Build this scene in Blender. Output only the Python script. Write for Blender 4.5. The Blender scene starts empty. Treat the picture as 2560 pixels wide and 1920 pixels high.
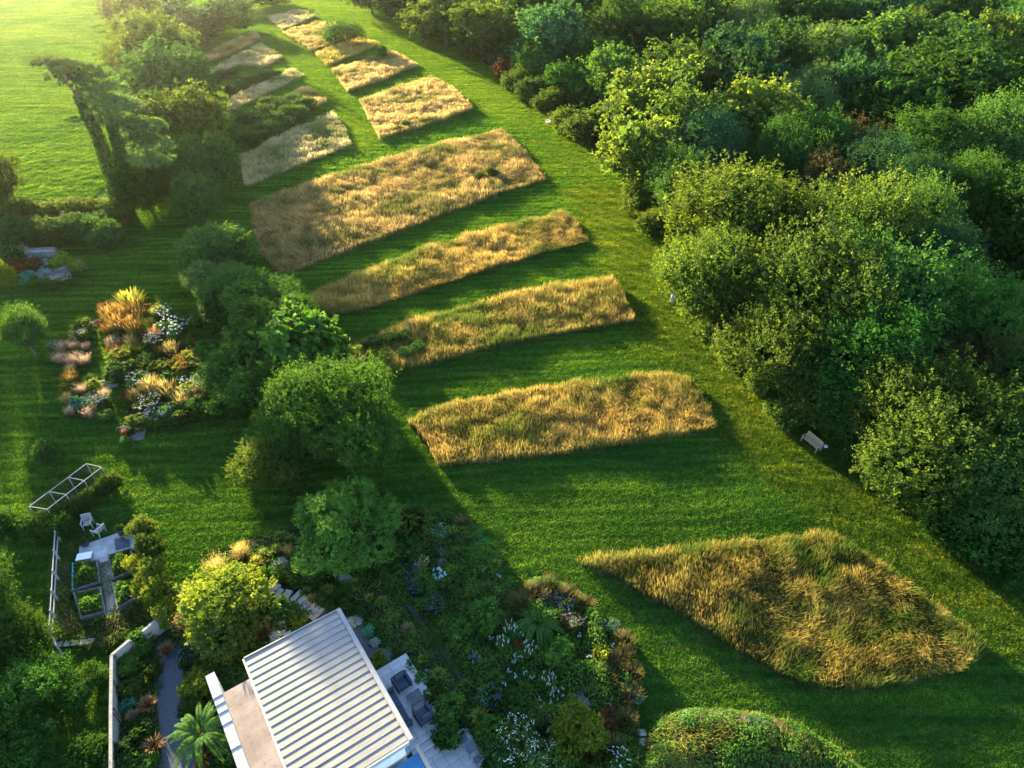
import bpy, math, random
import numpy as np
from mathutils import Vector

# ------------------------------------------------------------------ camera, sky, sun, exposure
SC = bpy.context.scene
COL = SC.collection
CAM_H, PITCH, FPX = 36.0, math.radians(38.0), 1707.0
cam_d = bpy.data.cameras.new('camera')
cam_d.sensor_width = 36.0
cam_d.lens = 36.0 * FPX / 2560.0
cam_d.clip_start, cam_d.clip_end = 0.5, 4000.0
cam = bpy.data.objects.new('camera', cam_d)
COL.objects.link(cam)
cam.location = (0, 0, CAM_H)
cam.rotation_euler = (math.pi / 2 - PITCH, 0, 0)
SC.camera = cam

SUN_EL, SUN_AZ = math.radians(8.2), math.radians(34.0)      # azimuth measured from +Y towards -X
world = bpy.data.worlds.new('World')
SC.world = world
world.use_nodes = True
wn = world.node_tree
sky = wn.nodes.new('ShaderNodeTexSky')
sky.sky_type = 'NISHITA'
sky.sun_disc = False
sky.sun_elevation = SUN_EL
sky.sun_rotation = -SUN_AZ
sky.air_density, sky.dust_density, sky.ozone_density = 0.6, 0.3, 1.0
wn.nodes['Background'].inputs['Strength'].default_value = 0.125
wn.links.new(sky.outputs[0], wn.nodes['Background'].inputs[0])

sun_d = bpy.data.lights.new('sun', 'SUN')
sun_d.energy, sun_d.angle, sun_d.color = 5.0, math.radians(0.6), (1.0, 0.82, 0.46)
sun = bpy.data.objects.new('sun', sun_d)
COL.objects.link(sun)
TO_SUN = Vector((-math.sin(SUN_AZ) * math.cos(SUN_EL), math.cos(SUN_AZ) * math.cos(SUN_EL), math.sin(SUN_EL)))
sun.rotation_euler = TO_SUN.to_track_quat('Z', 'Y').to_euler()
sun.location = TO_SUN * 300

vs = SC.view_settings
SC.display_settings.display_device = 'sRGB'
vs.view_transform, vs.look, vs.gamma, vs.use_curve_mapping = 'Standard', 'None', 1.0, False
vs.exposure = 3.3
SC.cycles.max_bounces = 5
SC.cycles.diffuse_bounces = 3
SC.cycles.glossy_bounces = 2
SC.cycles.transmission_bounces = 3
SC.cycles.volume_bounces = 0
SC.cycles.use_denoising = True

# ------------------------------------------------------------------ helpers
rng = np.random.default_rng(7)
random.seed(7)
SP, CP = math.sin(PITCH), math.cos(PITCH)

def at(px, py, z=0.0):
    """world point at height z that stands at a pixel of the 2560 x 1920 photograph"""
    u, v = (px - 1280) / FPX, (py - 960) / FPX
    d = (CAM_H - z) / (SP + v * CP)
    return Vector((u * d, d * (CP - v * SP), z))

def scale_at(px, py, z=0.0):
    v = (py - 960) / FPX
    return FPX / ((CAM_H - z) / (SP + v * CP))               # photo pixels per metre

def tag(o, label=None, cat=None, group=None, kind=None):
    for k, v in (('label', label), ('category', cat), ('group', group), ('kind', kind)):
        if v:
            o[k] = v
    return o

def empty(name, loc, rz=0.0, label=None, cat=None, group=None):
    o = bpy.data.objects.new(name, None)
    o.empty_display_size = 0.2
    COL.objects.link(o)
    o.location = loc
    o.rotation_euler = (0, 0, rz)
    return tag(o, label, cat, group)

def link(name, me, parent=None, loc=None, rz=0.0, sc=None):
    o = bpy.data.objects.new(name, me)
    COL.objects.link(o)
    if parent is not None:
        o.parent = parent
    if loc is not None:
        o.location = loc
    if rz:
        o.rotation_euler = (0, 0, rz)
    if sc is not None:
        o.scale = sc if hasattr(sc, '__len__') else (sc, sc, sc)
    return o

def np_mesh(name, verts, faces, mat, face_attr=None, point_attr=None, smooth=False, mat_idx=None):
    """verts (N,3); faces (M,k) int array or list of such arrays"""
    me = bpy.data.meshes.new(name)
    fl = faces if isinstance(faces, list) else [faces]
    fl = [np.asarray(f, dtype=np.int32) for f in fl if len(f)]
    verts = np.asarray(verts, dtype=np.float32)
    loops = np.concatenate([f.ravel() for f in fl])
    tot = np.concatenate([np.full(len(f), f.shape[1], dtype=np.int32) for f in fl])
    start = np.concatenate(([0], np.cumsum(tot)[:-1])).astype(np.int32)
    me.vertices.add(len(verts))
    me.vertices.foreach_set('co', verts.ravel())
    me.loops.add(len(loops))
    me.loops.foreach_set('vertex_index', loops)
    me.polygons.add(len(tot))
    me.polygons.foreach_set('loop_start', start)
    me.polygons.foreach_set('loop_total', tot)
    if mat_idx is not None:
        me.polygons.foreach_set('material_index', np.asarray(mat_idx, dtype=np.int32))
    if smooth:
        me.polygons.foreach_set('use_smooth', np.ones(len(tot), dtype=bool))
    me.update(calc_edges=True)
    for nm, dom, val in ((face_attr and 'tint', 'FACE', face_attr and face_attr[0]), (point_attr and 'hgt', 'POINT', point_attr and point_attr[0])):
        if nm:
            a = me.attributes.new(nm, 'FLOAT', dom)
            a.data.foreach_set('value', np.asarray(val, dtype=np.float32))
    for m in (mat if isinstance(mat, (list, tuple)) else [mat]):
        me.materials.append(m)
    return me

class MB:
    """collects boxes, tubes and prisms into one mesh"""
    def __init__(self):
        self.v, self.f = [], []
    def add(self, vs_, fs_):
        n = len(self.v)
        self.v += [tuple(p) for p in vs_]
        self.f += [tuple(i + n for i in f) for f in fs_]
        return self
    def box(self, c, s, rz=0.0, taper=1.0, rx=0.0, ry=0.0):
        ca, sa = math.cos(rz), math.sin(rz)
        P = []
        for dz in (-.5, .5):
            k = taper if dz > 0 else 1.0
            for dx, dy in ((-.5, -.5), (.5, -.5), (.5, .5), (-.5, .5)):
                x, y, z = dx * s[0] * k, dy * s[1] * k, dz * s[2]
                if rx:
                    y, z = y * math.cos(rx) - z * math.sin(rx), y * math.sin(rx) + z * math.cos(rx)
                if ry:
                    x, z = x * math.cos(ry) + z * math.sin(ry), -x * math.sin(ry) + z * math.cos(ry)
                P.append((c[0] + x * ca - y * sa, c[1] + x * sa + y * ca, c[2] + z))
        return self.add(P, [(0, 3, 2, 1), (4, 5, 6, 7), (0, 1, 5, 4), (1, 2, 6, 5), (2, 3, 7, 6), (3, 0, 4, 7)])
    def bar(self, a, b, w, h=None):
        a, b = Vector(a), Vector(b)
        h = h or w
        d = (b - a).normalized()
        up = Vector((0, 0, 1)) if abs(d.z) < .95 else Vector((0, 1, 0))
        s = d.cross(up).normalized()
        t = s.cross(d).normalized()
        P = [p + s * sx * w / 2 + t * tx * h / 2 for p in (a, b) for sx, tx in ((-1, -1), (1, -1), (1, 1), (-1, 1))]
        return self.add(P, [(0, 1, 2, 3), (7, 6, 5, 4), (0, 4, 5, 1), (1, 5, 6, 2), (2, 6, 7, 3), (3, 7, 4, 0)])
    def tube(self, pts, rad, n=8, cap=True):
        pts = [Vector(p) for p in pts]
        rings = []
        for i, p in enumerate(pts):
            d = (pts[min(i + 1, len(pts) - 1)] - pts[max(i - 1, 0)]).normalized()
            a = Vector((1, 0, 0)) if abs(d.x) < .8 else Vector((0, 1, 0))
            s = d.cross(a).normalized()
            t = d.cross(s).normalized()
            r = rad[i] if hasattr(rad, '__len__') else rad
            rings.append([p + s * math.cos(k * 2 * math.pi / n) * r + t * math.sin(k * 2 * math.pi / n) * r for k in range(n)])
        V = [q for r_ in rings for q in r_]
        F = []
        for i in range(len(pts) - 1):
            for k in range(n):
                F.append((i * n + k, i * n + (k + 1) % n, (i + 1) * n + (k + 1) % n, (i + 1) * n + k))
        if cap:
            F.append(tuple(range(n)))
            F.append(tuple((len(pts) - 1) * n + k for k in reversed(range(n))))
        return self.add(V, F)
    def lathe(self, c, prof, n=14):
        V = [(c[0] + r * math.cos(k * 2 * math.pi / n), c[1] + r * math.sin(k * 2 * math.pi / n), c[2] + z) for r, z in prof for k in range(n)]
        F = [(i * n + k, i * n + (k + 1) % n, (i + 1) * n + (k + 1) % n, (i + 1) * n + k) for i in range(len(prof) - 1) for k in range(n)]
        F.append(tuple(reversed(range(n))))
        F.append(tuple((len(prof) - 1) * n + k for k in range(n)))
        return self.add(V, F)
    def prism(self, poly, z0, z1):
        n = len(poly)
        V = [(p[0], p[1], z0) for p in poly] + [(p[0], p[1], z1) for p in poly]
        a = sum(poly[i][0] * poly[(i + 1) % n][1] - poly[(i + 1) % n][0] * poly[i][1] for i in range(n))
        F = [tuple(reversed(range(n))), tuple(range(n, 2 * n))] + [(i, (i + 1) % n, n + (i + 1) % n, n + i) for i in range(n)]
        if a < 0:
            F = [tuple(reversed(f)) for f in F]
        return self.add(V, F)
    def mesh(self, name, mat, smooth=False):
        me = bpy.data.meshes.new(name)
        me.from_pydata([tuple(p) for p in self.v], [], self.f)
        if smooth:
            me.polygons.foreach_set('use_smooth', np.ones(len(me.polygons), dtype=bool))
        me.materials.append(mat)
        me.update()
        return me
    def obj(self, name, mat, parent=None, bevel=0.0, smooth=False, loc=None, rz=0.0):
        o = link(name, self.mesh(name, mat, smooth), parent, loc, rz)
        if bevel:
            b = o.modifiers.new('edge', 'BEVEL')
            b.width, b.segments, b.limit_method = bevel, 1, 'ANGLE'
        return o

def sheet(name, poly, z, mat, kind='structure'):
    me = bpy.data.meshes.new(name)
    P = [(p[0], p[1], z) for p in poly]
    a = sum(P[i][0] * P[(i + 1) % len(P)][1] - P[(i + 1) % len(P)][0] * P[i][1] for i in range(len(P)))
    if a < 0:
        P.reverse()
    me.from_pydata(P, [], [tuple(range(len(P)))])
    me.materials.append(mat)
    o = link(name, me)
    o['kind'] = kind
    return o

def poly_px(pts, z=0.0):
    return [at(p[0], p[1], p[2] if len(p) > 2 else z) for p in pts]

def smooth_poly(P, n=4, jitter=0.0):
    """closed Catmull-Rom through the points"""
    out = []
    N = len(P)
    for i in range(N):
        p0, p1, p2, p3 = P[i - 1], P[i], P[(i + 1) % N], P[(i + 2) % N]
        for k in range(n):
            t = k / n
            q = 0.5 * ((2 * p1) + (p2 - p0) * t + (2 * p0 - 5 * p1 + 4 * p2 - p3) * t * t + (3 * p1 - p0 - 3 * p2 + p3) * t ** 3)
            out.append(q + Vector((random.uniform(-jitter, jitter), random.uniform(-jitter, jitter), 0)))
    return out

def in_poly(X, Y, poly):
    c = np.zeros(len(X), bool)
    n = len(poly)
    for i in range(n):
        x0, y0, x1, y1 = poly[i][0], poly[i][1], poly[(i + 1) % n][0], poly[(i + 1) % n][1]
        m = ((y0 > Y) != (y1 > Y))
        with np.errstate(divide='ignore', invalid='ignore'):
            c ^= m & (X < (x1 - x0) * (Y - y0) / (y1 - y0 + 1e-12) + x0)
    return c

def poly_area(poly):
    n = len(poly)
    return abs(sum(poly[i][0] * poly[(i + 1) % n][1] - poly[(i + 1) % n][0] * poly[i][1] for i in range(n))) / 2

def scatter(poly, n, R=None):
    R = R or rng
    xs, ys = [p[0] for p in poly], [p[1] for p in poly]
    out = np.zeros((0, 2))
    while len(out) < n:
        q = R.random((int(n * 2) + 32, 2)) * [max(xs) - min(xs), max(ys) - min(ys)] + [min(xs), min(ys)]
        out = np.concatenate([out, q[in_poly(q[:, 0], q[:, 1], poly)]])
    return out[:n]

def edge_dist(Q, poly):
    d = np.full(len(Q), 1e9)
    n = len(poly)
    for i in range(n):
        a, b = np.array(poly[i][:2]), np.array(poly[(i + 1) % n][:2])
        ab = b - a
        t = np.clip(((Q - a) @ ab) / max(ab @ ab, 1e-9), 0, 1)
        d = np.minimum(d, np.linalg.norm(Q - (a + t[:, None] * ab), axis=1))
    return d

def vnoise(X, Y, s, seed=0):
    """smooth value noise 0..1"""
    def h(i, j):
        k = (i.astype(np.int64) * 374761393 + j.astype(np.int64) * 668265263 + seed * 1442695041) & 0xffffffff
        k = ((k ^ (k >> 13)) * 1274126177) & 0xffffffff
        return ((k ^ (k >> 16)) & 0xffff) / 65535.0
    x, y = X / s, Y / s
    i, j = np.floor(x), np.floor(y)
    fx, fy = x - i, y - j
    fx, fy = fx * fx * (3 - 2 * fx), fy * fy * (3 - 2 * fy)
    return (h(i, j) * (1 - fx) + h(i + 1, j) * fx) * (1 - fy) + (h(i, j + 1) * (1 - fx) + h(i + 1, j + 1) * fx) * fy

# ------------------------------------------------------------------ materials
def new_mat(name):
    m = bpy.data.materials.new(name)
    m.use_nodes = True
    nt = m.node_tree
    for n in list(nt.nodes):
        nt.nodes.remove(n)
    return m, nt, nt.nodes.new('ShaderNodeOutputMaterial')

def ramp(nt, fac, stops):
    r = nt.nodes.new('ShaderNodeValToRGB')
    while len(r.color_ramp.elements) < len(stops):
        r.color_ramp.elements.new(0.5)
    for e, (p, c) in zip(r.color_ramp.elements, stops):
        e.position, e.color = p, (c[0], c[1], c[2], 1)
    nt.links.new(fac, r.inputs[0])
    return r.outputs[0]

def noise(nt, scale, detail=3.0, rough=0.55, vec=None, dist=0.0):
    n = nt.nodes.new('ShaderNodeTexNoise')
    n.inputs['Scale'].default_value, n.inputs['Detail'].default_value, n.inputs['Roughness'].default_value = scale, detail, rough
    n.inputs['Distortion'].default_value = dist
    if vec is not None:
        nt.links.new(vec, n.inputs['Vector'])
    return n.outputs['Fac']

def coords(nt, world_space=True, scale=(1, 1, 1), rot=(0, 0, 0)):
    if world_space:
        v = nt.nodes.new('ShaderNodeNewGeometry').outputs['Position']
    else:
        v = nt.nodes.new('ShaderNodeTexCoord').outputs['Object']
    mp = nt.nodes.new('ShaderNodeMapping')
    mp.inputs['Scale'].default_value, mp.inputs['Rotation'].default_value = scale, rot
    nt.links.new(v, mp.inputs['Vector'])
    return mp.outputs[0]

def mixc(nt, a, b, fac, mode='MIX'):
    m = nt.nodes.new('ShaderNodeMix')
    m.data_type, m.blend_type = 'RGBA', mode
    for sock, v in ((m.inputs[0], fac), (m.inputs[6], a), (m.inputs[7], b)):
        if isinstance(v, (int, float)):
            sock.default_value = v
        elif isinstance(v, tuple):
            sock.default_value = (v[0], v[1], v[2], 1)
        else:
            nt.links.new(v, sock)
    return m.outputs[2]

def bump(nt, h, strength, dist):
    b = nt.nodes.new('ShaderNodeBump')
    b.inputs['Strength'].default_value, b.inputs['Distance'].default_value = strength, dist
    nt.links.new(h, b.inputs['Height'])
    return b.outputs[0]

def principled(nt, out, col, rough=0.7, spec=0.3, normal=None, metal=0.0):
    p = nt.nodes.new('ShaderNodeBsdfPrincipled')
    if isinstance(col, tuple):
        p.inputs['Base Color'].default_value = (col[0], col[1], col[2], 1)
    else:
        nt.links.new(col, p.inputs['Base Color'])
    if isinstance(rough, (int, float)):
        p.inputs['Roughness'].default_value = rough
    else:
        nt.links.new(rough, p.inputs['Roughness'])
    p.inputs['Specular IOR Level'].default_value = spec
    p.inputs['Metallic'].default_value = metal
    if normal is not None:
        nt.links.new(normal, p.inputs['Normal'])
    nt.links.new(p.outputs[0], out.inputs[0])
    return p

def surf(name, c1, c2, scale=3.0, rough=0.8, bmp=0.3, bdist=0.02, spec=0.2, stretch=(1, 1, 1), metal=0.0, world_space=False):
    m, nt, out = new_mat(name)
    v = coords(nt, world_space, stretch)
    n1 = noise(nt, scale, 4, 0.6, v)
    n2 = noise(nt, scale * 6, 3, 0.6, v)
    col = ramp(nt, n1, [(0.3, c1), (0.7, c2)])
    col = mixc(nt, col, (c1[0] * .6, c1[1] * .6, c1[2] * .6), ramp(nt, n2, [(0.55, (0, 0, 0)), (0.75, (.6, .6, .6))]))
    principled(nt, out, col, rough, spec, bump(nt, n2, bmp, bdist), metal)
    return m

def leaf_mat(name, dark, light, trans=0.35, rough=0.75, spec=0.03, vary=0.3, tcol=None):
    """foliage: per-leaf tint, per-plant brightness, light passing through the leaf"""
    m, nt, out = new_mat(name)
    a = nt.nodes.new('ShaderNodeAttribute')
    a.attribute_name = 'tint'
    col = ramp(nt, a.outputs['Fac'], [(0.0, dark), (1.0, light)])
    oi = nt.nodes.new('ShaderNodeObjectInfo')
    hsv = nt.nodes.new('ShaderNodeHueSaturation')
    mr = nt.nodes.new('ShaderNodeMapRange')
    mr.inputs['To Min'].default_value, mr.inputs['To Max'].default_value = 1 - vary, 1 + vary
    nt.links.new(oi.outputs['Random'], mr.inputs[0])
    nt.links.new(mr.outputs[0], hsv.inputs['Value'])
    mr2 = nt.nodes.new('ShaderNodeMapRange')
    mr2.inputs['To Min'].default_value, mr2.inputs['To Max'].default_value = 0.5 - vary * .045, 0.5 + vary * .02
    mm = nt.nodes.new('ShaderNodeMath')
    mm.operation = 'FRACT'
    ml = nt.nodes.new('ShaderNodeMath')
    ml.operation = 'MULTIPLY'
    ml.inputs[1].default_value = 7.31
    nt.links.new(oi.outputs['Random'], ml.inputs[0])
    nt.links.new(ml.outputs[0], mm.inputs[0])
    nt.links.new(mm.outputs[0], mr2.inputs[0])
    nt.links.new(mr2.outputs[0], hsv.inputs['Hue'])
    nt.links.new(col, hsv.inputs['Color'])
    p = nt.nodes.new('ShaderNodeBsdfPrincipled')
    p.inputs['Roughness'].default_value = rough
    p.inputs['Specular IOR Level'].default_value = spec
    nt.links.new(hsv.outputs[0], p.inputs['Base Color'])
    t = nt.nodes.new('ShaderNodeBsdfTranslucent')
    tc = mixc(nt, hsv.outputs[0], tcol or (1.75, 1.5, 0.5), 1.0, 'MULTIPLY')
    g = nt.nodes.new('ShaderNodeMix')
    g.data_type, g.blend_type = 'RGBA', 'MULTIPLY'
    nt.links.new(tc, t.inputs['Color'])
    mx = nt.nodes.new('ShaderNodeMixShader')
    mx.inputs[0].default_value = trans
    nt.links.new(p.outputs[0], mx.inputs[1])
    nt.links.new(t.outputs[0], mx.inputs[2])
    nt.links.new(mx.outputs[0], out.inputs[0])
    return m

def grass_mat(name, base, mid, tip, patch=None, patch_scale=0.12, trans=0.4):
    """long grass: green foot, straw seed heads; patches of another tone"""
    m, nt, out = new_mat(name)
    a = nt.nodes.new('ShaderNodeAttribute')
    a.attribute_name = 'hgt'
    col = ramp(nt, a.outputs['Fac'], [(0.0, base), (0.45, mid), (1.0, tip)])
    b = nt.nodes.new('ShaderNodeAttribute')
    b.attribute_name = 'tint'
    if patch:
        n1 = noise(nt, patch_scale, 4, 0.6, coords(nt))
        n1 = ramp(nt, n1, [(0.42, (0, 0, 0)), (0.62, (1, 1, 1))])
        pc = ramp(nt, a.outputs['Fac'], [(0.0, base), (1.0, patch)])
        col = mixc(nt, col, pc, n1)
    col = mixc(nt, col, ramp(nt, b.outputs['Fac'], [(0, (.45, .5, .45)), (.5, (1, 1, 1)), (1, (1.5, 1.35, 1.2))]), 1.0, 'MULTIPLY')
    d = nt.nodes.new('ShaderNodeBsdfDiffuse')
    t = nt.nodes.new('ShaderNodeBsdfTranslucent')
    nt.links.new(col, d.inputs[0])
    nt.links.new(col, t.inputs[0])
    mx = nt.nodes.new('ShaderNodeMixShader')
    mx.inputs[0].default_value = trans
    nt.links.new(d.outputs[0], mx.inputs[1])
    nt.links.new(t.outputs[0], mx.inputs[2])
    nt.links.new(mx.outputs[0], out.inputs[0])
    return m

def lawn_mat(name, dark, light, worn, stripe_rot=0.2, fine=9.0):
    m, nt, out = new_mat(name)
    v = coords(nt)
    vs_ = coords(nt, True, (0.25, 1.6, 1), (0, 0, -stripe_rot))
    big = noise(nt, 0.06, 4, 0.6, v)
    st = noise(nt, 1.3, 4, 0.6, vs_, 0.6)
    fin = noise(nt, fine, 4, 0.7, v)
    col = ramp(nt, st, [(0.25, dark), (0.72, light)])
    col = mixc(nt, col, worn, ramp(nt, noise(nt, 0.9, 5, 0.7, vs_, 1.2), [(0.56, (0, 0, 0)), (0.72, (.55, .55, .55))]))
    col = mixc(nt, col, ramp(nt, big, [(0.3, (.7, .78, .7)), (0.7, (1.25, 1.18, 1.1))]), 1.0, 'MULTIPLY')
    col = mixc(nt, col, ramp(nt, fin, [(0.25, (.55, .55, .55)), (0.75, (1.4, 1.4, 1.3))]), 1.0, 'MULTIPLY')
    hs = nt.nodes.new('ShaderNodeMath')
    hs.operation = 'MULTIPLY_ADD'
    hs.inputs[1].default_value = 1.6
    nt.links.new(st, hs.inputs[0])
    nt.links.new(fin, hs.inputs[2])
    d = nt.nodes.new('ShaderNodeBsdfDiffuse')
    nt.links.new(col, d.inputs[0])
    nt.links.new(bump(nt, hs.outputs[0], 0.9, 0.07), d.inputs['Normal'])
    nt.links.new(d.outputs[0], out.inputs[0])
    return m

M = {}
M['lawn'] = lawn_mat('mown_lawn', (.018, .070, .015), (.04, .12, .022), (.10, .09, .03), 0.2)
M['field'] = lawn_mat('pasture', (.05, .105, .02), (.09, .16, .035), (.12, .14, .04), 1.2, 3.0)
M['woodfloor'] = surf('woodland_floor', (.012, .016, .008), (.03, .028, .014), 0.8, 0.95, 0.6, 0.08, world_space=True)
M['soil'] = surf('garden_soil', (.018, .014, .010), (.045, .034, .024), 3.0, 0.95, 0.7, 0.04, world_space=True)
M['thatch'] = surf('grass_thatch', (.05, .06, .02), (.13, .11, .045), 2.0, 0.95, 0.6, 0.05, world_space=True)
M['bark'] = surf('bark', (.05, .035, .025), (.12, .09, .06), 3.0, 0.9, 0.8, 0.05, stretch=(3, 3, .6))
M['pine_bark'] = surf('pine_bark', (.10, .05, .03), (.22, .11, .06), 3.0, 0.9, 0.8, 0.05, stretch=(3, 3, .6))
M['leaf_deep'] = leaf_mat('deep_green_leaves', (.012, .05, .010), (.05, .13, .022), .38)
M['leaf_mid'] = leaf_mat('mid_green_leaves', (.016, .055, .014), (.055, .125, .026), .38)
M['leaf_olive'] = leaf_mat('olive_green_leaves', (.022, .055, .012), (.092, .14, .028), .45)
M['leaf_blue'] = leaf_mat('blue_green_leaves', (.012, .045, .020), (.04, .11, .04), .34)
M['leaf_pale'] = leaf_mat('pale_green_leaves', (.04, .09, .02), (.13, .19, .06), .3)
M['leaf_acer'] = leaf_mat('bright_green_leaves', (.03, .09, .015), (.075, .165, .026), .3, vary=.1)
M['leaf_lime'] = leaf_mat('lime_leaves', (.07, .12, .015), (.18, .22, .03), .4)
M['leaf_rust'] = leaf_mat('rusty_leaves', (.05, .03, .012), (.14, .07, .025), .3)
M['leaf_brown'] = leaf_mat('brown_green_leaves', (.03, .035, .014), (.09, .075, .03), .3)
M['needle'] = leaf_mat('pine_needles', (.03, .075, .03), (.10, .17, .06), .35)
M['grass_gold'] = grass_mat('golden_long_grass', (.05, .085, .02), (.24, .18, .045), (.60, .41, .12), (.13, .17, .03))
M['grass_pink'] = grass_mat('buff_long_grass', (.06, .08, .025), (.27, .19, .06), (.62, .43, .17), (.17, .17, .045))
M['grass_pale'] = grass_mat('pale_long_grass', (.06, .09, .03), (.26, .22, .09), (.54, .45, .23), (.18, .20, .06))
M['grass_rich'] = grass_mat('amber_long_grass', (.035, .07, .015), (.13, .14, .03), (.48, .34, .09), (.085, .135, .022), 0.35)

def turf_mat(name, stops, worn, rot, bright=1.0):
    m, nt, out = new_mat(name)
    a = nt.nodes.new('ShaderNodeAttribute')
    a.attribute_name = 'tint'
    v = coords(nt)
    vs_ = coords(nt, True, (0.16, 1.5, 1), (0, 0, -rot))
    col = ramp(nt, a.outputs['Fac'], stops)
    col = mixc(nt, col, ramp(nt, noise(nt, .55, 4, .7, vs_, .7), [(.36, (.55, .66, .62)), (.52, (1, 1, 1)), (.66, (1.75, 1.45, 1.1))]), 1.0, 'MULTIPLY')
    col = mixc(nt, col, worn, ramp(nt, noise(nt, 1.0, 5, .75, vs_, 1.4), [(.56, (0, 0, 0)), (.74, (.5, .5, .5))]))
    col = mixc(nt, col, ramp(nt, noise(nt, .05, 3, .6, v), [(.35, (.75, .85, .85)), (.65, (1.25, 1.12, .95))]), 1.0, 'MULTIPLY')
    col = mixc(nt, col, ramp(nt, noise(nt, 2.4, 4, .7, v), [(.32, (.6, .66, .62)), (.68, (1.4, 1.3, 1.2))]), 1.0, 'MULTIPLY')
    wv = nt.nodes.new('ShaderNodeTexWave')
    wv.bands_direction = 'Y'
    wv.inputs['Scale'].default_value, wv.inputs['Distortion'].default_value = .30, 9.0
    wv.inputs['Detail'].default_value, wv.inputs['Detail Scale'].default_value = 3.0, .35
    nt.links.new(coords(nt, True, (.5, 1, 1), (0, 0, -rot)), wv.inputs['Vector'])
    col = mixc(nt, col, ramp(nt, wv.outputs['Fac'], [(.1, (.84, .88, .84)), (.9, (1.16, 1.12, 1.08))]), 1.0, 'MULTIPLY')
    d = nt.nodes.new('ShaderNodeBsdfDiffuse')
    t = nt.nodes.new('ShaderNodeBsdfTranslucent')
    nt.links.new(col, d.inputs[0])
    nt.links.new(mixc(nt, col, (1.7, 1.4, .6), 1.0, 'MULTIPLY'), t.inputs[0])
    mx = nt.nodes.new('ShaderNodeMixShader')
    mx.inputs[0].default_value = .5
    nt.links.new(d.outputs[0], mx.inputs[1])
    nt.links.new(t.outputs[0], mx.inputs[2])
    nt.links.new(mx.outputs[0], out.inputs[0])
    return m
M['turf'] = turf_mat('turf_blades', [(0.0, (.018, .080, .020)), (.5, (.042, .145, .028)), (.85, (.10, .20, .04)), (1.0, (.19, .24, .06))], (.12, .11, .035), .2)
M['turf_field'] = turf_mat('pasture_blades', [(0.0, (.02, .08, .018)), (.5, (.05, .15, .03)), (.85, (.11, .20, .05)), (1.0, (.19, .24, .08))], (.13, .15, .05), 1.1)
M['turf_ride_sunlit'] = turf_mat('sunlit_ride_blades', [(0.0, (.03, .08, .015)), (.5, (.075, .15, .025)), (.85, (.17, .22, .045)), (1.0, (.26, .27, .08))], (.13, .13, .04), 2.0)  # same mown grass, with the rides' sunlight put into a yellower colour

# ------------------------------------------------------------------ plant meshes
def unit(a):
    return a / np.maximum(np.linalg.norm(a, axis=-1, keepdims=True), 1e-9)

def leaf_quads(C, D, N, L, W):
    """rhombic leaves folded a little along the rib: verts, faces"""
    S = unit(np.cross(N, D))
    U = np.cross(D, S)
    L, W = np.broadcast_to(L, (len(C),))[:, None], np.broadcast_to(W, (len(C),))[:, None]
    V = np.stack([C - D * L * .5, C + S * W * .5 + U * W * .18 - D * L * .05, C + D * L * .5, C - S * W * .5 + U * W * .18 - D * L * .05], 1)
    F = np.arange(len(C) * 4).reshape(-1, 4)
    return V.reshape(-1, 3), F

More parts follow.
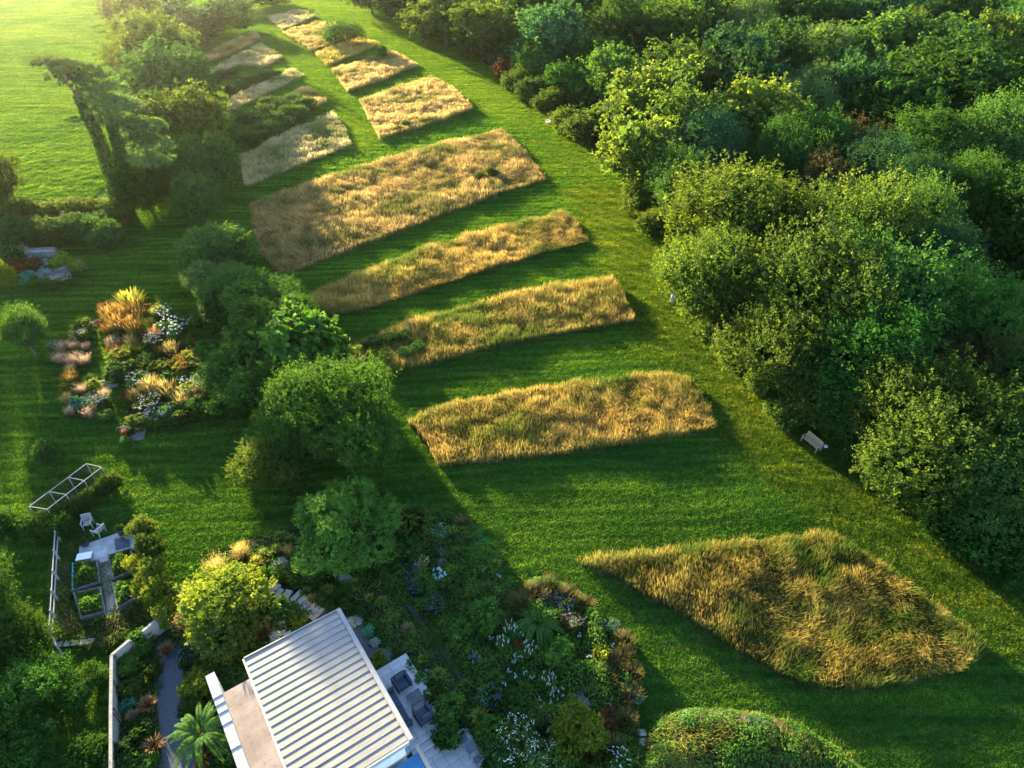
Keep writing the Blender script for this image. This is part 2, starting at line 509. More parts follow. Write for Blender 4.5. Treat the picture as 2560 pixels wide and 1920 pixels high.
def crown_mesh(name, seed, mat, twigs=1700, per=12, leaf=.042, up=.45, twig_len=.26, nlobe=13, rho=(.30, .52), aspect=.5, low=-.75, inner=1100, spread=.045, flat=.12, wild=.10, tmix=.2):
    """a lumpy crown about one unit in radius, centred on the origin: overlapping boughs, each set with leafy twigs"""
    R = np.random.default_rng(seed)
    # boughs
    d0 = unit(R.normal(size=(nlobe * 4, 3)))
    d0 = d0[d0[:, 2] > -.6][:nlobe]
    nl = len(d0)
    rad = R.uniform(rho[0], rho[1], nl)
    cen = d0 * (1.0 - rad)[:, None] * R.uniform(.6, 1.28, nl)[:, None]
    cen = np.concatenate([cen, [[0, 0, .05]]])
    rad = np.concatenate([rad, [.55]])
    nl += 1
    def shell(n, k0, k1):
        which = R.choice(nl, n, p=rad ** 2 / (rad ** 2).sum())
        u = unit(R.normal(size=(n, 3)))
        P = cen[which] + u * (rad[which] * R.uniform(k0, k1, n))[:, None]
        keep = P[:, 2] > low
        for c, r in zip(cen, rad):
            keep &= np.linalg.norm(P - c, axis=1) > r * .80 * k0
        return P[keep], u[keep], which[keep]
    P, u, wh = shell(int(twigs * 2.4), .93, 1.06)
    P, u, wh = P[:twigs], u[:twigs], wh[:twigs]
    n = len(P)
    out = unit(u + unit(P) * .6)
    axis = unit(out * (1 - up) + np.array([0, 0, up]) + R.normal(size=(n, 3)) * .28)
    tl = twig_len * R.uniform(.4, 1.0, n)
    tip = P + axis * (R.exponential(wild, n).clip(0, .32))[:, None]
    t = R.random((n, per)) ** .75
    C = tip[:, None] - axis[:, None] * (tl[:, None] * (1 - t))[..., None]
    C = (C + R.normal(size=C.shape) * spread * (1.15 - .75 * t)[..., None]).reshape(-1, 3)
    D = unit(np.repeat(axis, per, 0) * .6 + R.normal(size=C.shape) * .8 + np.array([0, 0, -.2]))
    N = unit(np.repeat(out, per, 0) * .75 + R.normal(size=C.shape) * .55 * (1 - flat) + np.array([0, 0, flat]))
    L = leaf * R.uniform(.6, 1.4, len(C))
    V, F = leaf_quads(C, D, N, L, L * aspect * R.uniform(.8, 1.25, len(C)))
    lobe_t = R.normal(0, .12, nl)
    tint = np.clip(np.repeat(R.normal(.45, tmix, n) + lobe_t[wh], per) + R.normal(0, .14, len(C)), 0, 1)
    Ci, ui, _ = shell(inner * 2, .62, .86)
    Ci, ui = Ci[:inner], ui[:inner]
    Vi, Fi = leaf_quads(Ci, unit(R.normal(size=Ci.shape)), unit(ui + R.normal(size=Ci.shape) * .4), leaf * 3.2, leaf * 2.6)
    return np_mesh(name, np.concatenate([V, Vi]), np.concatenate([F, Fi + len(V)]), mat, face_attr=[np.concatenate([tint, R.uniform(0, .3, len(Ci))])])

def trunk_mesh(name, seed, mat, limbs=6):
    """unit trunk: height 1 up to the crown centre, limbs reaching a unit radius"""
    R = random.Random(seed)
    b = MB()
    pts = [(R.uniform(-.04, .04) * k, R.uniform(-.04, .04) * k, k * .26) for k in range(5)]
    b.tube([(0, 0, -.02)] + pts[1:], [.085, .07, .058, .045, .02], 8)
    for k in range(limbs):
        a = k * 2.4 + R.uniform(-.4, .4)
        z0 = R.uniform(.35, .8)
        e = R.uniform(.45, .75)
        b.tube([(0, 0, z0), (math.cos(a) * e * .5, math.sin(a) * e * .5, z0 + .25), (math.cos(a) * e, math.sin(a) * e, z0 + R.uniform(.3, .7))], [.04, .026, .008], 6, False)
    return b.mesh(name, mat, True)

TRUNKS = [trunk_mesh('trunk', s, M['bark']) for s in (1, 2, 3)]
CR = {}
def crown_kind(key, mats, **kw):
    nv = kw.pop('variants', 2)
    CR[key] = [crown_mesh('crown', hash_seed(key) + i, M[mats], **kw) for i in range(nv)]
def hash_seed(s):
    return sum(ord(c) * (i + 3) for i, c in enumerate(s))
crown_kind('spiky', 'leaf_olive', variants=3, twigs=2300, per=12, leaf=.040, up=.55, twig_len=.30, wild=.15, spread=.026, nlobe=26, rho=(.16, .40), inner=900)
crown_kind('deep', 'leaf_deep', variants=3, twigs=2100, per=12, leaf=.042, up=.35, nlobe=24, rho=(.2, .42))
crown_kind('mid', 'leaf_mid', variants=3, twigs=2000, per=12, leaf=.042, up=.5, nlobe=10, rho=(.32, .6), wild=.12)
crown_kind('fine', 'leaf_blue', twigs=2200, per=13, leaf=.033, up=.3, aspect=.42, wild=.06)
crown_kind('pale', 'leaf_pale', twigs=1200, per=16, leaf=.052, up=.3, aspect=.3, spread=.06, wild=.06)
crown_kind('brown', 'leaf_brown', twigs=1500, per=12, leaf=.038, up=.3)
crown_kind('dome', 'leaf_deep', twigs=2600, per=12, leaf=.034, up=.8, twig_len=.2, nlobe=17, rho=(.24, .46), spread=.028, aspect=.42, wild=.05)
crown_kind('shrub', 'leaf_mid', twigs=800, per=12, leaf=.065, up=.45, inner=600)
crown_kind('shrub_dark', 'leaf_deep', twigs=800, per=12, leaf=.065, up=.45, inner=600)
crown_kind('shrub_olive', 'leaf_olive', twigs=800, per=12, leaf=.068, up=.45, inner=600)
crown_kind('shrub_lime', 'leaf_lime', twigs=700, per=12, leaf=.07, up=.4, inner=500)
crown_kind('shrub_rust', 'leaf_rust', twigs=600, per=12, leaf=.07, up=.4, inner=500)
crown_kind('bigleaf', 'leaf_acer', twigs=520, per=11, leaf=.12, up=.4, twig_len=.36, inner=500, aspect=.6)
crown_kind('layered', 'leaf_acer', twigs=2600, per=12, leaf=.04, up=.05, twig_len=.16, nlobe=34, rho=(.20, .34), spread=.035, flat=.75, wild=.03)

for key, mt in (('spiky', 'leaf_olive'), ('deep', 'leaf_deep'), ('mid', 'leaf_mid'), ('fine', 'leaf_blue')):
    crown_kind(key + '_far', mt, variants=2, twigs=800, per=12, leaf=.076, up=.4, twig_len=.2, wild=.10, spread=.05, nlobe=30, rho=(.15, .36), inner=350, tmix=.28)

def wide(px, py, w, z):
    """metres of a width in photo pixels"""
    return w / scale_at(px, py, z)

_tn = [0]
def tree(label, px, py, w, kind='mid', h=None, name='broadleaf_tree', cat='tree', group=None, ratio=1.0, k=1.2, trunk=True):
    """px, py: where the crown's middle shows; w: its width in photo pixels"""
    r0 = wide(px, py, w, 4) / 2
    h = h or min(12.0, max(2.2, 1.55 * r0 + 1.5))
    rz = min(h * .54, r0 * 1.25 * ratio)
    zc = h - rz * .93
    c = at(px, py, zc)
    r = wide(px, py, w, zc) / 2 * k
    _tn[0] += 1
    i = _tn[0]
    o = empty(name, (c.x, c.y, 0), i * 2.39996 % 6.283, label, cat, group)
    if trunk:
        link('trunk', TRUNKS[i % 3], o, (0, 0, 0), 0, (min(r * .8, zc), min(r * .8, zc), zc))
    vs_ = CR[kind + '_far'] if kind + '_far' in CR and c.y > 88 else CR[kind]
    cr = link('crown', vs_[i % len(vs_)], o, (0, 0, zc), 0, (r * (1 + .12 * math.sin(i * 2.1)), r * (1 - .12 * math.sin(i * 2.1)), rz * 1.05))
    cr.rotation_euler = (.16 * math.sin(i * 1.7), .16 * math.cos(i * 2.3), 0)
    return o

def shrub(label, px, py, w, kind='shrub', ratio=1.0, name='shrub', cat='shrub', group=None, z0=0.0):
    r = wide(px, py, w, .5) / 2
    rz = r * ratio
    zc = rz * .8 + z0
    c = at(px, py, zc)
    r = wide(px, py, w, zc) / 2
    _tn[0] += 1
    i = _tn[0]
    o = empty(name, (c.x, c.y, z0), i * 2.39996 % 6.283, label, cat, group)
    vs_ = CR[kind]
    link('foliage', vs_[i % len(vs_)], o, (0, 0, zc - z0), 0, (r * 1.1, r * 1.1, rz * 1.05))
    return o

# ------------------------------------------------------------------ ground
sheet('ground', [(-1200, -400), (1200, -400), (1200, 2400), (-1200, 2400)], 0.0, M['lawn'])
FIELD = poly_px([(-900, 700), (60, 520), (250, 512), (300, 500), (310, 430), (272, 200), (255, 60), (250, -60)]) + [Vector((-70, 420, 0)), Vector((-700, 420, 0)), Vector((-400, 60, 0))]
sheet('pasture_field', FIELD, 0.004, M['field'])
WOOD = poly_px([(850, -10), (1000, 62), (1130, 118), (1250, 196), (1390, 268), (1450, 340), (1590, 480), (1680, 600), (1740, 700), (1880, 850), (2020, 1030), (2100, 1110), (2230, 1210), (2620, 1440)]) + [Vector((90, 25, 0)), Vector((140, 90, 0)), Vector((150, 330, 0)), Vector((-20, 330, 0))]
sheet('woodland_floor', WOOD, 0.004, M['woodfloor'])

# ------------------------------------------------------------------ long grass
def long_grass(name, label, poly, mat, hgt=.95, dens=60, width=.03, lean=.22, flop=.28, cat='long grass', seed=1, group=None, edge_green=True):
    """a bed of standing grass, cut off sharply at its mown edge"""
    R = np.random.default_rng(seed)
    near = dens > 50
    k_ = 3.4 if near else 2.4
    dens, width = dens * k_, width * .62
    n = int(poly_area(poly) * dens)
    Q = scatter(poly, n, R)
    ed = edge_dist(Q, poly)
    keep = ed > np.clip(vnoise(Q[:, 0], Q[:, 1], .7, seed + 3) - .45, 0, 1) * .35 + R.random(n) * .06
    Q, ed = Q[keep], ed[keep]
    n = len(Q)
    X, Y = Q[:, 0], Q[:, 1]
    pn = vnoise(X, Y, 3.2, seed)
    pf = vnoise(X, Y, .9, seed + 5)
    ang = vnoise(X, Y, 2.6, seed + 9) * 8.0 + R.normal(0, 1.1, n)
    H = hgt * (.42 + .45 * pn + .42 * pf) * R.uniform(.6, 1.25, n) * np.clip(.78 + ed / .6, 0, 1)
    fl = np.clip((vnoise(X, Y, 4.0, seed + 21) - .5) * 2.4, 0, 1) * flop + lean * R.uniform(.3, 1.0, n)
    out = np.stack([np.cos(ang), np.sin(ang)], 1) * (fl * H)[:, None]
    w = width * R.uniform(.7, 1.5, n)
    sa = R.uniform(0, math.pi, n)
    sx = np.stack([np.cos(sa), np.sin(sa), np.zeros(n)], 1) * w[:, None]
    b = np.stack([X, Y, np.zeros(n)], 1)
    mid = b + np.stack([out[:, 0] * .35, out[:, 1] * .35, H * .6 * (1 - fl * .15)], 1)
    tip = b + np.stack([out[:, 0], out[:, 1], H * (1 - fl * .45)], 1)
    tn = np.clip(R.normal(.5, .2, n) + (pf - .5) * .4, 0, 1)
    if dens > 90:
        V = np.stack([b - sx * .4, b + sx * .4, mid - sx * .5, mid + sx * .5, tip], 1).reshape(-1, 3)
        i = np.arange(n)[:, None] * 5
        F = [i + np.array([[0, 1, 3, 2]]), i + np.array([[2, 3, 4]])]
        hg, tn = np.tile(np.array([0, 0, .6, .6, 1.0]), n), np.concatenate([tn, tn])
    else:
        V = np.stack([b - sx * .3 + (tip - b) * .1, tip + sx * .7, tip - sx * .3], 1).reshape(-1, 3)
        F = [np.arange(n * 3).reshape(-1, 3)]
        hg = np.tile(np.array([.15, 1.0, .9]), n)
    me = np_mesh(name, V, F, mat, face_attr=[tn], point_attr=[hg])
    o = link(name, me)
    tag(o, label, cat, group, 'stuff')
    return o

# outline points: (px, py) or (px, py, height of the seen point)
BEDS = [
 ('narrow strip of pale dry grass at the far end of the mown path', 'grass_pale', [(668, 47), (756, 20, .8), (794, 45), (706, 80)], 22, .12, .9),
 ('buff long grass around the dome shaped bush', 'grass_pink', [(706, 84), (800, 50, .8), (872, 62, .8), (906, 86), (840, 112), (778, 132)], 22, .12, .9),
 ('yellowish long grass strip just below the dome bush', 'grass_gold', [(788, 138, .3), (893, 90, .8), (950, 116), (880, 148), (818, 170)], 26, .1, 1.0),
 ('buff long grass block with a small thorn tree on its corner', 'grass_pink', [(828, 176, .5), (900, 150, .8), (975, 122, .8), (1048, 168), (960, 205), (868, 235)], 30, .09, 1.0),
 ('buff long grass block with a green weed patch near its corner', 'grass_pink', [(898, 250, .6), (985, 215, .8), (1081, 186, .8), (1135, 230), (1185, 278), (1070, 320), (948, 354)], 34, .075, 1.0),
 ('huge block of tangled straw coloured grass across the meadow', 'grass_pink', [(622, 506, .6), (765, 452, .8), (930, 400, .8), (1100, 350, .8), (1255, 316, .8), (1310, 378), (1369, 453), (1230, 498), (1000, 585), (840, 645), (706, 696), (660, 650), (640, 600)], 42, .06, 1.0),
 ('second curved strip of golden grass below the huge block', 'grass_gold', [(758, 745, .4), (850, 698, .8), (930, 662, .8), (1030, 622, .8), (1180, 575, .8), (1406, 519, .8), (1440, 560), (1471, 609), (1250, 672), (1050, 735), (880, 790), (810, 802)], 55, .05, 1.0),
 ('third strip of golden grass with leafy brambles at its shaded end', 'grass_gold', [(859, 868, .5), (940, 826, .8), (1052, 785, .8), (1170, 750, .8), (1288, 722, .8), (1400, 702, .8), (1528, 686, .8), (1556, 740), (1592, 808), (1471, 828), (1330, 855), (1207, 883), (1080, 915), (946, 948)], 60, .045, 1.0),
 ('fourth and nearest strip of amber grass beside the round evergreen', 'grass_gold', [(1012, 1045, .6), (1101, 1000, .8), (1280, 966, .8), (1459, 938, .8), (1600, 924, .8), (1722, 923, .8), (1760, 1000), (1794, 1076), (1700, 1098), (1550, 1118), (1400, 1142), (1250, 1160), (1100, 1173), (1055, 1110)], 70, .04, 1.0),
 ('diamond shaped island of tall amber grass on the lawn', 'grass_rich', [(1432, 1400, .3), (1640, 1362, .8), (1860, 1338, .8), (2083, 1316, .8), (2200, 1400, .5), (2340, 1510, .5), (2478, 1632), (2400, 1682), (2270, 1718), (2140, 1736), (2000, 1722), (1850, 1642), (1740, 1575), (1640, 1512), (1530, 1450)], 85, .035, 1.05),
 ('olive gold grass block opposite the small tree by the hedge', 'grass_pale', [(596, 390, .5), (710, 330, .8), (834, 277, .8), (860, 320), (882, 367), (740, 425), (615, 475)], 34, .075, .95),
 ('golden grass at the path end of the bramble bank', 'grass_pink', [(735, 222, .6), (773, 214, .7), (797, 235), (819, 260), (745, 296), (715, 262)], 30, .09, .9),
 ('pale grass strip above the bramble bank', 'grass_pale', [(567, 250, .6), (640, 208, .8), (732, 164, .8), (762, 192), (670, 240), (572, 288)], 28, .1, .9),
 ('pale grass strip with a short mown bite in its foot', 'grass_pale', [(520, 175, .6), (590, 135, .8), (652, 105, .8), (712, 150), (650, 176), (600, 166), (530, 200)], 24, .12, .9),
 ('pale pinkish grass strip under the far round bush', 'grass_pink', [(494, 147, .6), (560, 108, .8), (635, 72, .8), (656, 102), (580, 138), (500, 168)], 22, .12, .9),
]
for i, (lab, mt, pts, dens, wd, hg) in enumerate(BEDS):
    P = poly_px(pts)
    long_grass('long_grass', lab, P, M[mt], hg, dens, wd, seed=11 + i, flop=.6 if 'huge' in lab else .28, group='uncut beds of meadow grass')
    sheet('thatch_ground', [(p.x, p.y) for p in P], 0.008, M['thatch'])


# ------------------------------------------------------------------ mown turf: short blades over the lawns
def turf_patch(seed, size, n, h, w, mat='turf', soft=False):
    R = np.random.default_rng(seed)
    b = np.concatenate([R.normal(0, size / 2, (n, 2)) if soft else (R.random((n, 2)) - .5) * size, np.zeros((n, 1))], 1)
    a = R.uniform(0, 2 * math.pi, n)
    hh = h * R.uniform(.5, 1.3, n) * (.6 + .8 * vnoise(b[:, 0] + 50, b[:, 1] + 50, .45, seed))
    s_ = np.stack([np.cos(a), np.sin(a), np.zeros(n)], 1) * (w * R.uniform(.6, 1.3, n))[:, None]
    l_ = np.concatenate([R.normal(size=(n, 2)) * .5, np.ones((n, 1))], 1) * hh[:, None]
    V = np.stack([b - s_ * .5, b + s_ * .5, b + l_], 1).reshape(-1, 3)
    return np_mesh('turf_patch', V, np.arange(n * 3).reshape(-1, 3), M[mat], face_attr=[np.clip(R.normal(.5, .22, n), 0, 1)])

def turf(name, label, pts, patches, seed, mat):
    """blades laid over many points: one mass of grass"""
    me = bpy.data.meshes.new(name)
    me.from_pydata([(p[0], p[1], .006) for p in pts], [], [])
    o = link(name, me)
    tag(o, label, 'grass', None, 'stuff')
    ng = bpy.data.node_groups.new(name, 'GeometryNodeTree')
    ng.interface.new_socket('Geometry', in_out='INPUT', socket_type='NodeSocketGeometry')
    ng.interface.new_socket('Geometry', in_out='OUTPUT', socket_type='NodeSocketGeometry')
    N = ng.nodes
    gi, go = N.new('NodeGroupInput'), N.new('NodeGroupOutput')
    iop = N.new('GeometryNodeInstanceOnPoints')
    rv = N.new('FunctionNodeRandomValue')
    rv.data_type = 'FLOAT'
    rv.inputs[2].default_value, rv.inputs[3].default_value = 0, 3.999
    fl = N.new('ShaderNodeMath')
    fl.operation = 'FLOOR'
    mu = N.new('ShaderNodeMath')
    mu.operation = 'MULTIPLY'
    mu.inputs[1].default_value = math.pi / 2
    cx = N.new('ShaderNodeCombineXYZ')
    oi = N.new('GeometryNodeObjectInfo')
    oi.inputs['Object'].default_value = patches
    L = ng.links
    L.new(rv.outputs[1], fl.inputs[0])
    L.new(fl.outputs[0], mu.inputs[0])
    L.new(mu.outputs[0], cx.inputs['Z'])
    L.new(gi.outputs[0], iop.inputs['Points'])
    L.new(oi.outputs['Geometry'], iop.inputs['Instance'])
    L.new(cx.outputs[0], iop.inputs['Rotation'])
    L.new(iop.outputs[0], go.inputs[0])
    md = o.modifiers.new('blades', 'NODES')
    md.node_group = ng
    return o

def turf_points(size, y0, y1, keep):
    P = []
    ys = np.arange(y0, y1, size)
    for y in ys:
        d = math.hypot(y, CAM_H)
        half = d * .80 + 6
        xs = np.arange(-half, half, size)
        P.append(np.stack([xs, np.full(len(xs), y)], 1))
    P = np.concatenate(P)
    m = np.ones(len(P), bool)
    for poly in keep:
        e = edge_dist(P, poly)
        m &= ~(in_poly(P[:, 0], P[:, 1], poly) & (e > size * .5))
    return P[m]
# ------------------------------------------------------------------ woodland
WOODS = [
 # px, py, width, kind, height, label
 (925, -12, 130, 'deep', 8, 'dark round tree at the far mouth of the mown path'),
 (1040, 8, 140, 'deep', 9, 'dark tree next along from the far path mouth'),
 (1112, 50, 130, 'spiky', 9, 'tree with gold tipped drooping sprays at the far wood edge'),
 (1222, 85, 140, 'spiky', 9, 'loose yellowish tree hanging over the rough grass gap'),
 (1165, -10, 150, 'deep', 10, 'dark tree behind the gold tipped tree at the far wood edge'),
 (1330, 30, 170, 'deep', 11, 'broad dark tree behind the loose yellowish tree'),
 (1390, 105, 170, 'fine', 10, 'blue green tree beside the rough grass gap'),
 (1470, 15, 170, 'deep', 11, 'dark tree at the top edge above the blue green tree'),
 (1600, -5, 170, 'fine', 11, 'feathery blue green tree at the top edge of the wood'),
 (1500, 160, 130, 'deep', 8, 'dark tree in the hollow behind the lit bank shrubs'),
 (1561, 95, 140, 'mid', 10, 'green tree half lit beside the dark hollow'),
 (1676, 80, 130, 'spiky', 10, 'upright tree with bright yellow lit flank near the top'),
 (1545, 215, 130, 'mid', 8, 'pale lit tree standing above the lit bank shrubs'),
 (1622, 262, 190, 'spiky', 9, 'bright yellow green tree behind the white lawn chair'),
 (1478, 322, 110, 'shrub_olive', 5, 'round lit bush at the wood edge beyond the white chair'),
 (1610, 385, 170, 'spiky', 8, 'sunlit spreading tree at the bend of the wood edge'),
 (1700, 470, 150, 'mid', 7, 'green tree between the bend and the great hornbeam'),
 (1754, 65, 120, 'mid', 10, 'small green crown beside the yellow flanked tree'),
 (1840, 30, 160, 'deep', 11, 'dark crown along the top edge above the rounded pale dome'),
 (1900, 82, 150, 'pale', 10, 'speckled pale crown near the top of the wood'),
 (2010, 62, 150, 'mid', 10, 'round green crown in the far middle of the wood'),
 (1960, -5, 170, 'deep', 11, 'dark crown cut by the top edge above the round green one'),
 (2095, 25, 130, 'deep', 11, 'dark crown touching the yellow topped dome'),
 (2187, 62, 140, 'fine', 11, 'smooth dome with a yellow sunlit top'),
 (2348, 40, 180, 'deep', 11, 'very dark round crown beside the corner meadow'),
 (2230, -12, 150, 'deep', 11, 'dark crown at the top edge behind the yellow topped dome'),
 (2453, 72, 90, 'spiky', 7, 'small yellow lit bush at the rim of the corner meadow'),
 (2540, 105, 130, 'mid', 8, 'green crown at the edge under the corner meadow'),
 (1823, 178, 160, 'fine', 10, 'blue green crown under the speckled pale one'),
 (1930, 165, 150, 'mid', 10, 'bright green feathery crown in the upper wood'),
 (2020, 140, 160, 'pale', 10, 'pale feathery crown in the upper wood'),
 (2180, 138, 170, 'mid', 10, 'layered green crown under the yellow topped dome'),
 (2262, 112, 110, 'spiky', 10, 'crown with two gold lit leading shoots'),
 (2335, 140, 190, 'mid', 10, 'broad crown below the very dark round one'),
 (2465, 130, 130, 'spiky', 10, 'crown with yellow lit upright shoots on its shoulder'),
 (1720, 205, 170, 'spiky', 9, 'upright yellow tipped crown beyond the bright tree'),
 (2026, 258, 160, 'pale', 9, 'crown covered in whitish flower heads'),
 (2132, 215, 110, 'fine', 10, 'slender blue green column beside the whitish flowered crown'),
 (1880, 235, 140, 'fine', 9, 'dusky crown before the whitish flowered one'),
 (2330, 235, 280, 'mid', 11, 'very broad hornbeam crown in the upper wood'),
 (2440, 275, 250, 'deep', 11, 'broad dark hornbeam crown beside the edge of view'),
 (2240, 290, 150, 'deep', 9, 'shaded crown under the very broad hornbeam'),
 (1880, 305, 180, 'spiky', 9, 'crown with golden shoots rising in its middle'),
 (1730, 330, 160, 'spiky', 9, 'leafy crown behind the sunlit spreading tree'),
 (1790, 390, 190, 'fine', 8, 'blue green crown in the shade behind the great hornbeam'),
 (2130, 385, 120, 'brown', 7, 'purplish brown crown in the middle of the wood'),
 (2026, 390, 150, 'deep', 8, 'dark shaded crown beside the purplish brown one'),
 (1930, 400, 130, 'mid', 8, 'low green crown behind the great hornbeam'),
 (2165, 445, 190, 'fine', 8, 'greyish green thicket crown in the mid wood'),
 (2335, 395, 180, 'deep', 8, 'dark crown below the very broad hornbeam'),
 (2490, 390, 200, 'mid', 9, 'round green crown at the edge of view in mid wood'),
 (2060, 480, 140, 'brown', 7, 'dull olive thicket behind the great hornbeam'),
 (2300, 505, 190, 'fine', 8, 'grey green thicket crown by the rough clearing'),
 (2440, 490, 150, 'deep', 8, 'dark crown on the near side of the rough clearing'),
 (1868, 560, 340, 'spiky', 9.5, 'great hornbeam with its whole crown lit yellow'),
 (2128, 620, 290, 'spiky', 9.5, 'twin hornbeam crown with gold lit shoots along its top'),
 (2305, 590, 200, 'mid', 8, 'dark green crown behind the twin hornbeam'),
 (1775, 700, 250, 'spiky', 8, 'lit hornbeam skirt nearest the weathered stump'),
 (2020, 770, 330, 'spiky', 9, 'large hornbeam crown above the wooden bench'),
 (2190, 770, 270, 'mid', 9, 'shaded hornbeam crown behind the one above the bench'),
 (1925, 880, 220, 'spiky', 7, 'low lit boughs sweeping down to the path before the bench'),
 (2120, 915, 280, 'deep', 8, 'dark boughs behind the bench'),
 (2345, 685, 200, 'fine', 8, 'dusky crown beyond the shaded hornbeam'),
 (2420, 790, 190, 'deep', 8, 'black green crown before the hawthorns'),
 (2400, 930, 190, 'brown', 6.5, 'hawthorn reddened with berries'),
 (2515, 960, 150, 'brown', 6, 'smaller berried hawthorn at the edge of view'),
 (2530, 800, 140, 'mid', 6, 'loose green crown at the edge beside the hawthorns'),
 (2045, 985, 120, 'shrub_olive', 4.5, 'pale sunlit shrub with red leaves behind the bench'),
 (2150, 1040, 140, 'shrub_dark', 4.5, 'dark undergrowth shrub between bench and cherry'),
 (2305, 1085, 240, 'spiky', 7, 'lit cherry tree standing forward of the wood'),
 (2430, 1095, 240, 'spiky', 7, 'cherry crown behind the forward lit one'),
 (2370, 1180, 280, 'spiky', 6.5, 'near cherry crown with pale tips and dark gaps'),
 (2500, 1210, 230, 'mid', 6.5, 'green cherry crown at the edge of view'),
 (2262, 960, 150, 'deep', 6.5, 'dark crown between the bench trees and the cherries'),
 (2650, 560, 260, 'deep', 9, 'dark crown just beyond the rough clearing'),
 (2640, 1000, 240, 'deep', 8, 'dark crown past the smaller hawthorn'),
 (2650, 1280, 220, 'deep', 6, 'dark crown past the green cherry'),
 (2640, 250, 220, 'deep', 10, 'dark crown past the broad dark hornbeam'),
]
for px, py, w, kind, h, lab in WOODS:
    nm = 'bush' if kind.startswith('shrub') else 'broadleaf_tree'
    tree(lab, px, py, w, kind, h * (1.0 if nm == 'bush' else 1.2), nm, 'bush' if nm == 'bush' else 'tree', 'trees of the wood', k=1.16 if any(q in lab for q in ('great hornbeam with', 'skirt', 'boughs', 'above the wooden', 'twin')) else 1.36)
# low growth along the wood's foot
EDGE = [
 (1185, 122, 70, 'shrub_olive', 'dry low bush at the far foot of the wood'),
 (1262, 178, 70, 'shrub_rust', 'reddish bush in the rough grass gap'),
 (1295, 208, 76, 'shrub_olive', 'first lit bank shrub along the wood edge'),
 (1332, 236, 84, 'shrub', 'second lit bank shrub along the wood edge'),
 (1375, 262, 84, 'shrub_olive', 'third lit bank shrub, just before the white chair'),
 (1345, 170, 120, 'shrub_dark', 'dark bramble mound behind the bank shrubs'),
 (1430, 215, 130, 'shrub_dark', 'dark bramble mound behind the white chair'),
 (1418, 300, 80, 'shrub_olive', 'lit bush right behind the white chair'),
 (1590, 500, 90, 'shrub_olive', 'leafy bush at the foot of the sunlit spreading tree'),
 (1640, 560, 90, 'shrub_olive', 'leafy bush just before the great hornbeam'),
 (2090, 1075, 80, 'shrub_olive', 'lit bush at the bench end'),
 (1752, 775, 100, 'shrub_olive', 'leafy skirt bush just below the stump'),
 (1800, 838, 110, 'shrub_olive', 'leafy skirt bush second below the stump'),
 (1850, 905, 110, 'shrub_olive', 'leafy skirt bush midway from stump to bench'),
 (1905, 965, 110, 'shrub_olive', 'leafy skirt bush shortly before the bench'),
 (1965, 1025, 100, 'shrub_olive', 'leafy skirt bush right before the bench'),
 (1690, 650, 90, 'shrub_olive', 'leafy skirt bush just above the stump'),
 (2150, 1120, 110, 'shrub_dark', 'dark ivy mound behind the bench end'),
 (2240, 1190, 130, 'shrub_dark', 'dark mound at the foot of the cherries'),
 (2360, 1290, 170, 'shrub_dark', 'low dark hedge plant below the near cherry'),
 (2470, 1350, 170, 'shrub_dark', 'low dark hedge plant nearest the diamond island'),
 (2560, 1400, 170, 'shrub_dark', 'low dark hedge plant running out of view'),
]
for px, py, w, kind, lab in EDGE:
    shrub(lab, px, py, w, kind, .8, 'bush', 'bush', 'bushes along the wood edge')

# ------------------------------------------------------------------ hedgerow trees beyond and left of the meadow
HEDGE = [
 (300, 5, 120, 'spiky', 9, 'farthest hedgerow tree beside the pasture'),
 (352, 40, 120, 'spiky', 9, 'second far hedgerow tree beside the pasture'),
 (395, -5, 150, 'mid', 9, 'tree at the top edge behind the round hedge bush'),
 (470, 66, 210, 'fine', 8.5, 'big round bush tree closing the far hedge'),
 (560, 44, 140, 'deep', 5.5, 'dark tree between round bush and far strip'),
 (600, -6, 120, 'spiky', 5, 'lit tree at the top edge above the far strip'),
 (680, -8, 90, 'deep', 4, 'small dark tree at the top edge by the far path'),
 (345, 95, 120, 'spiky', 10, 'bright hedgerow tree on the pasture side of the round bush'),
 (375, 125, 190, 'spiky', 11, 'broad sunlit hedgerow tree above the pine'),
 (440, 150, 130, 'mid', 9, 'shaded tree on the meadow side of the broad sunlit one'),
 (345, 165, 110, 'spiky', 9, 'low sunlit crown touching the pasture above the pine'),
 (420, 208, 210, 'mid', 10, 'wide hedgerow tree behind the pine'),
 (505, 215, 80, 'shrub_dark', 4, 'dark bush where the hedge meets the pale strips'),
 (476, 318, 190, 'spiky', 9.5, 'tall broad tree with yellow lit head beside the meadow'),
 (400, 330, 170, 'mid', 8, 'dark tree between the pine and the tall broad tree'),
 (435, 425, 190, 'mid', 7, 'dark mass of foliage under the pine'),
 (520, 415, 130, 'mid', 6.5, 'low tree at the meadow foot of the tall broad tree'),
 (360, 470, 130, 'deep', 6, 'dark shrubby tree beside the ivy trunk'),
 (492, 492, 130, 'shrub', 5, 'small grey green tree with a forked stem on the lawn corner'),
 (10, 440, 90, 'spiky', 7, 'yellow lit tree at the edge of view by the pasture hedge'),
 (-20, 500, 110, 'spiky', 5, 'lit crown half out of view by the pasture hedge'),
 (-130, 470, 170, 'mid', 7.5, 'first hedgerow tree past the edge of the pasture hedge'),
 (-290, 540, 180, 'mid', 8, 'second hedgerow tree past the edge of the pasture hedge'),
 (-470, 600, 190, 'mid', 8, 'third hedgerow tree past the edge of the pasture hedge'),
 (2, 690, 60, 'shrub_lime', 3, 'small bright yellow tree at the edge of the lawn'),
]
for px, py, w, kind, h, lab in HEDGE:
    tree(lab, px, py, w, kind, h, group='hedgerow trees', k=1.05)
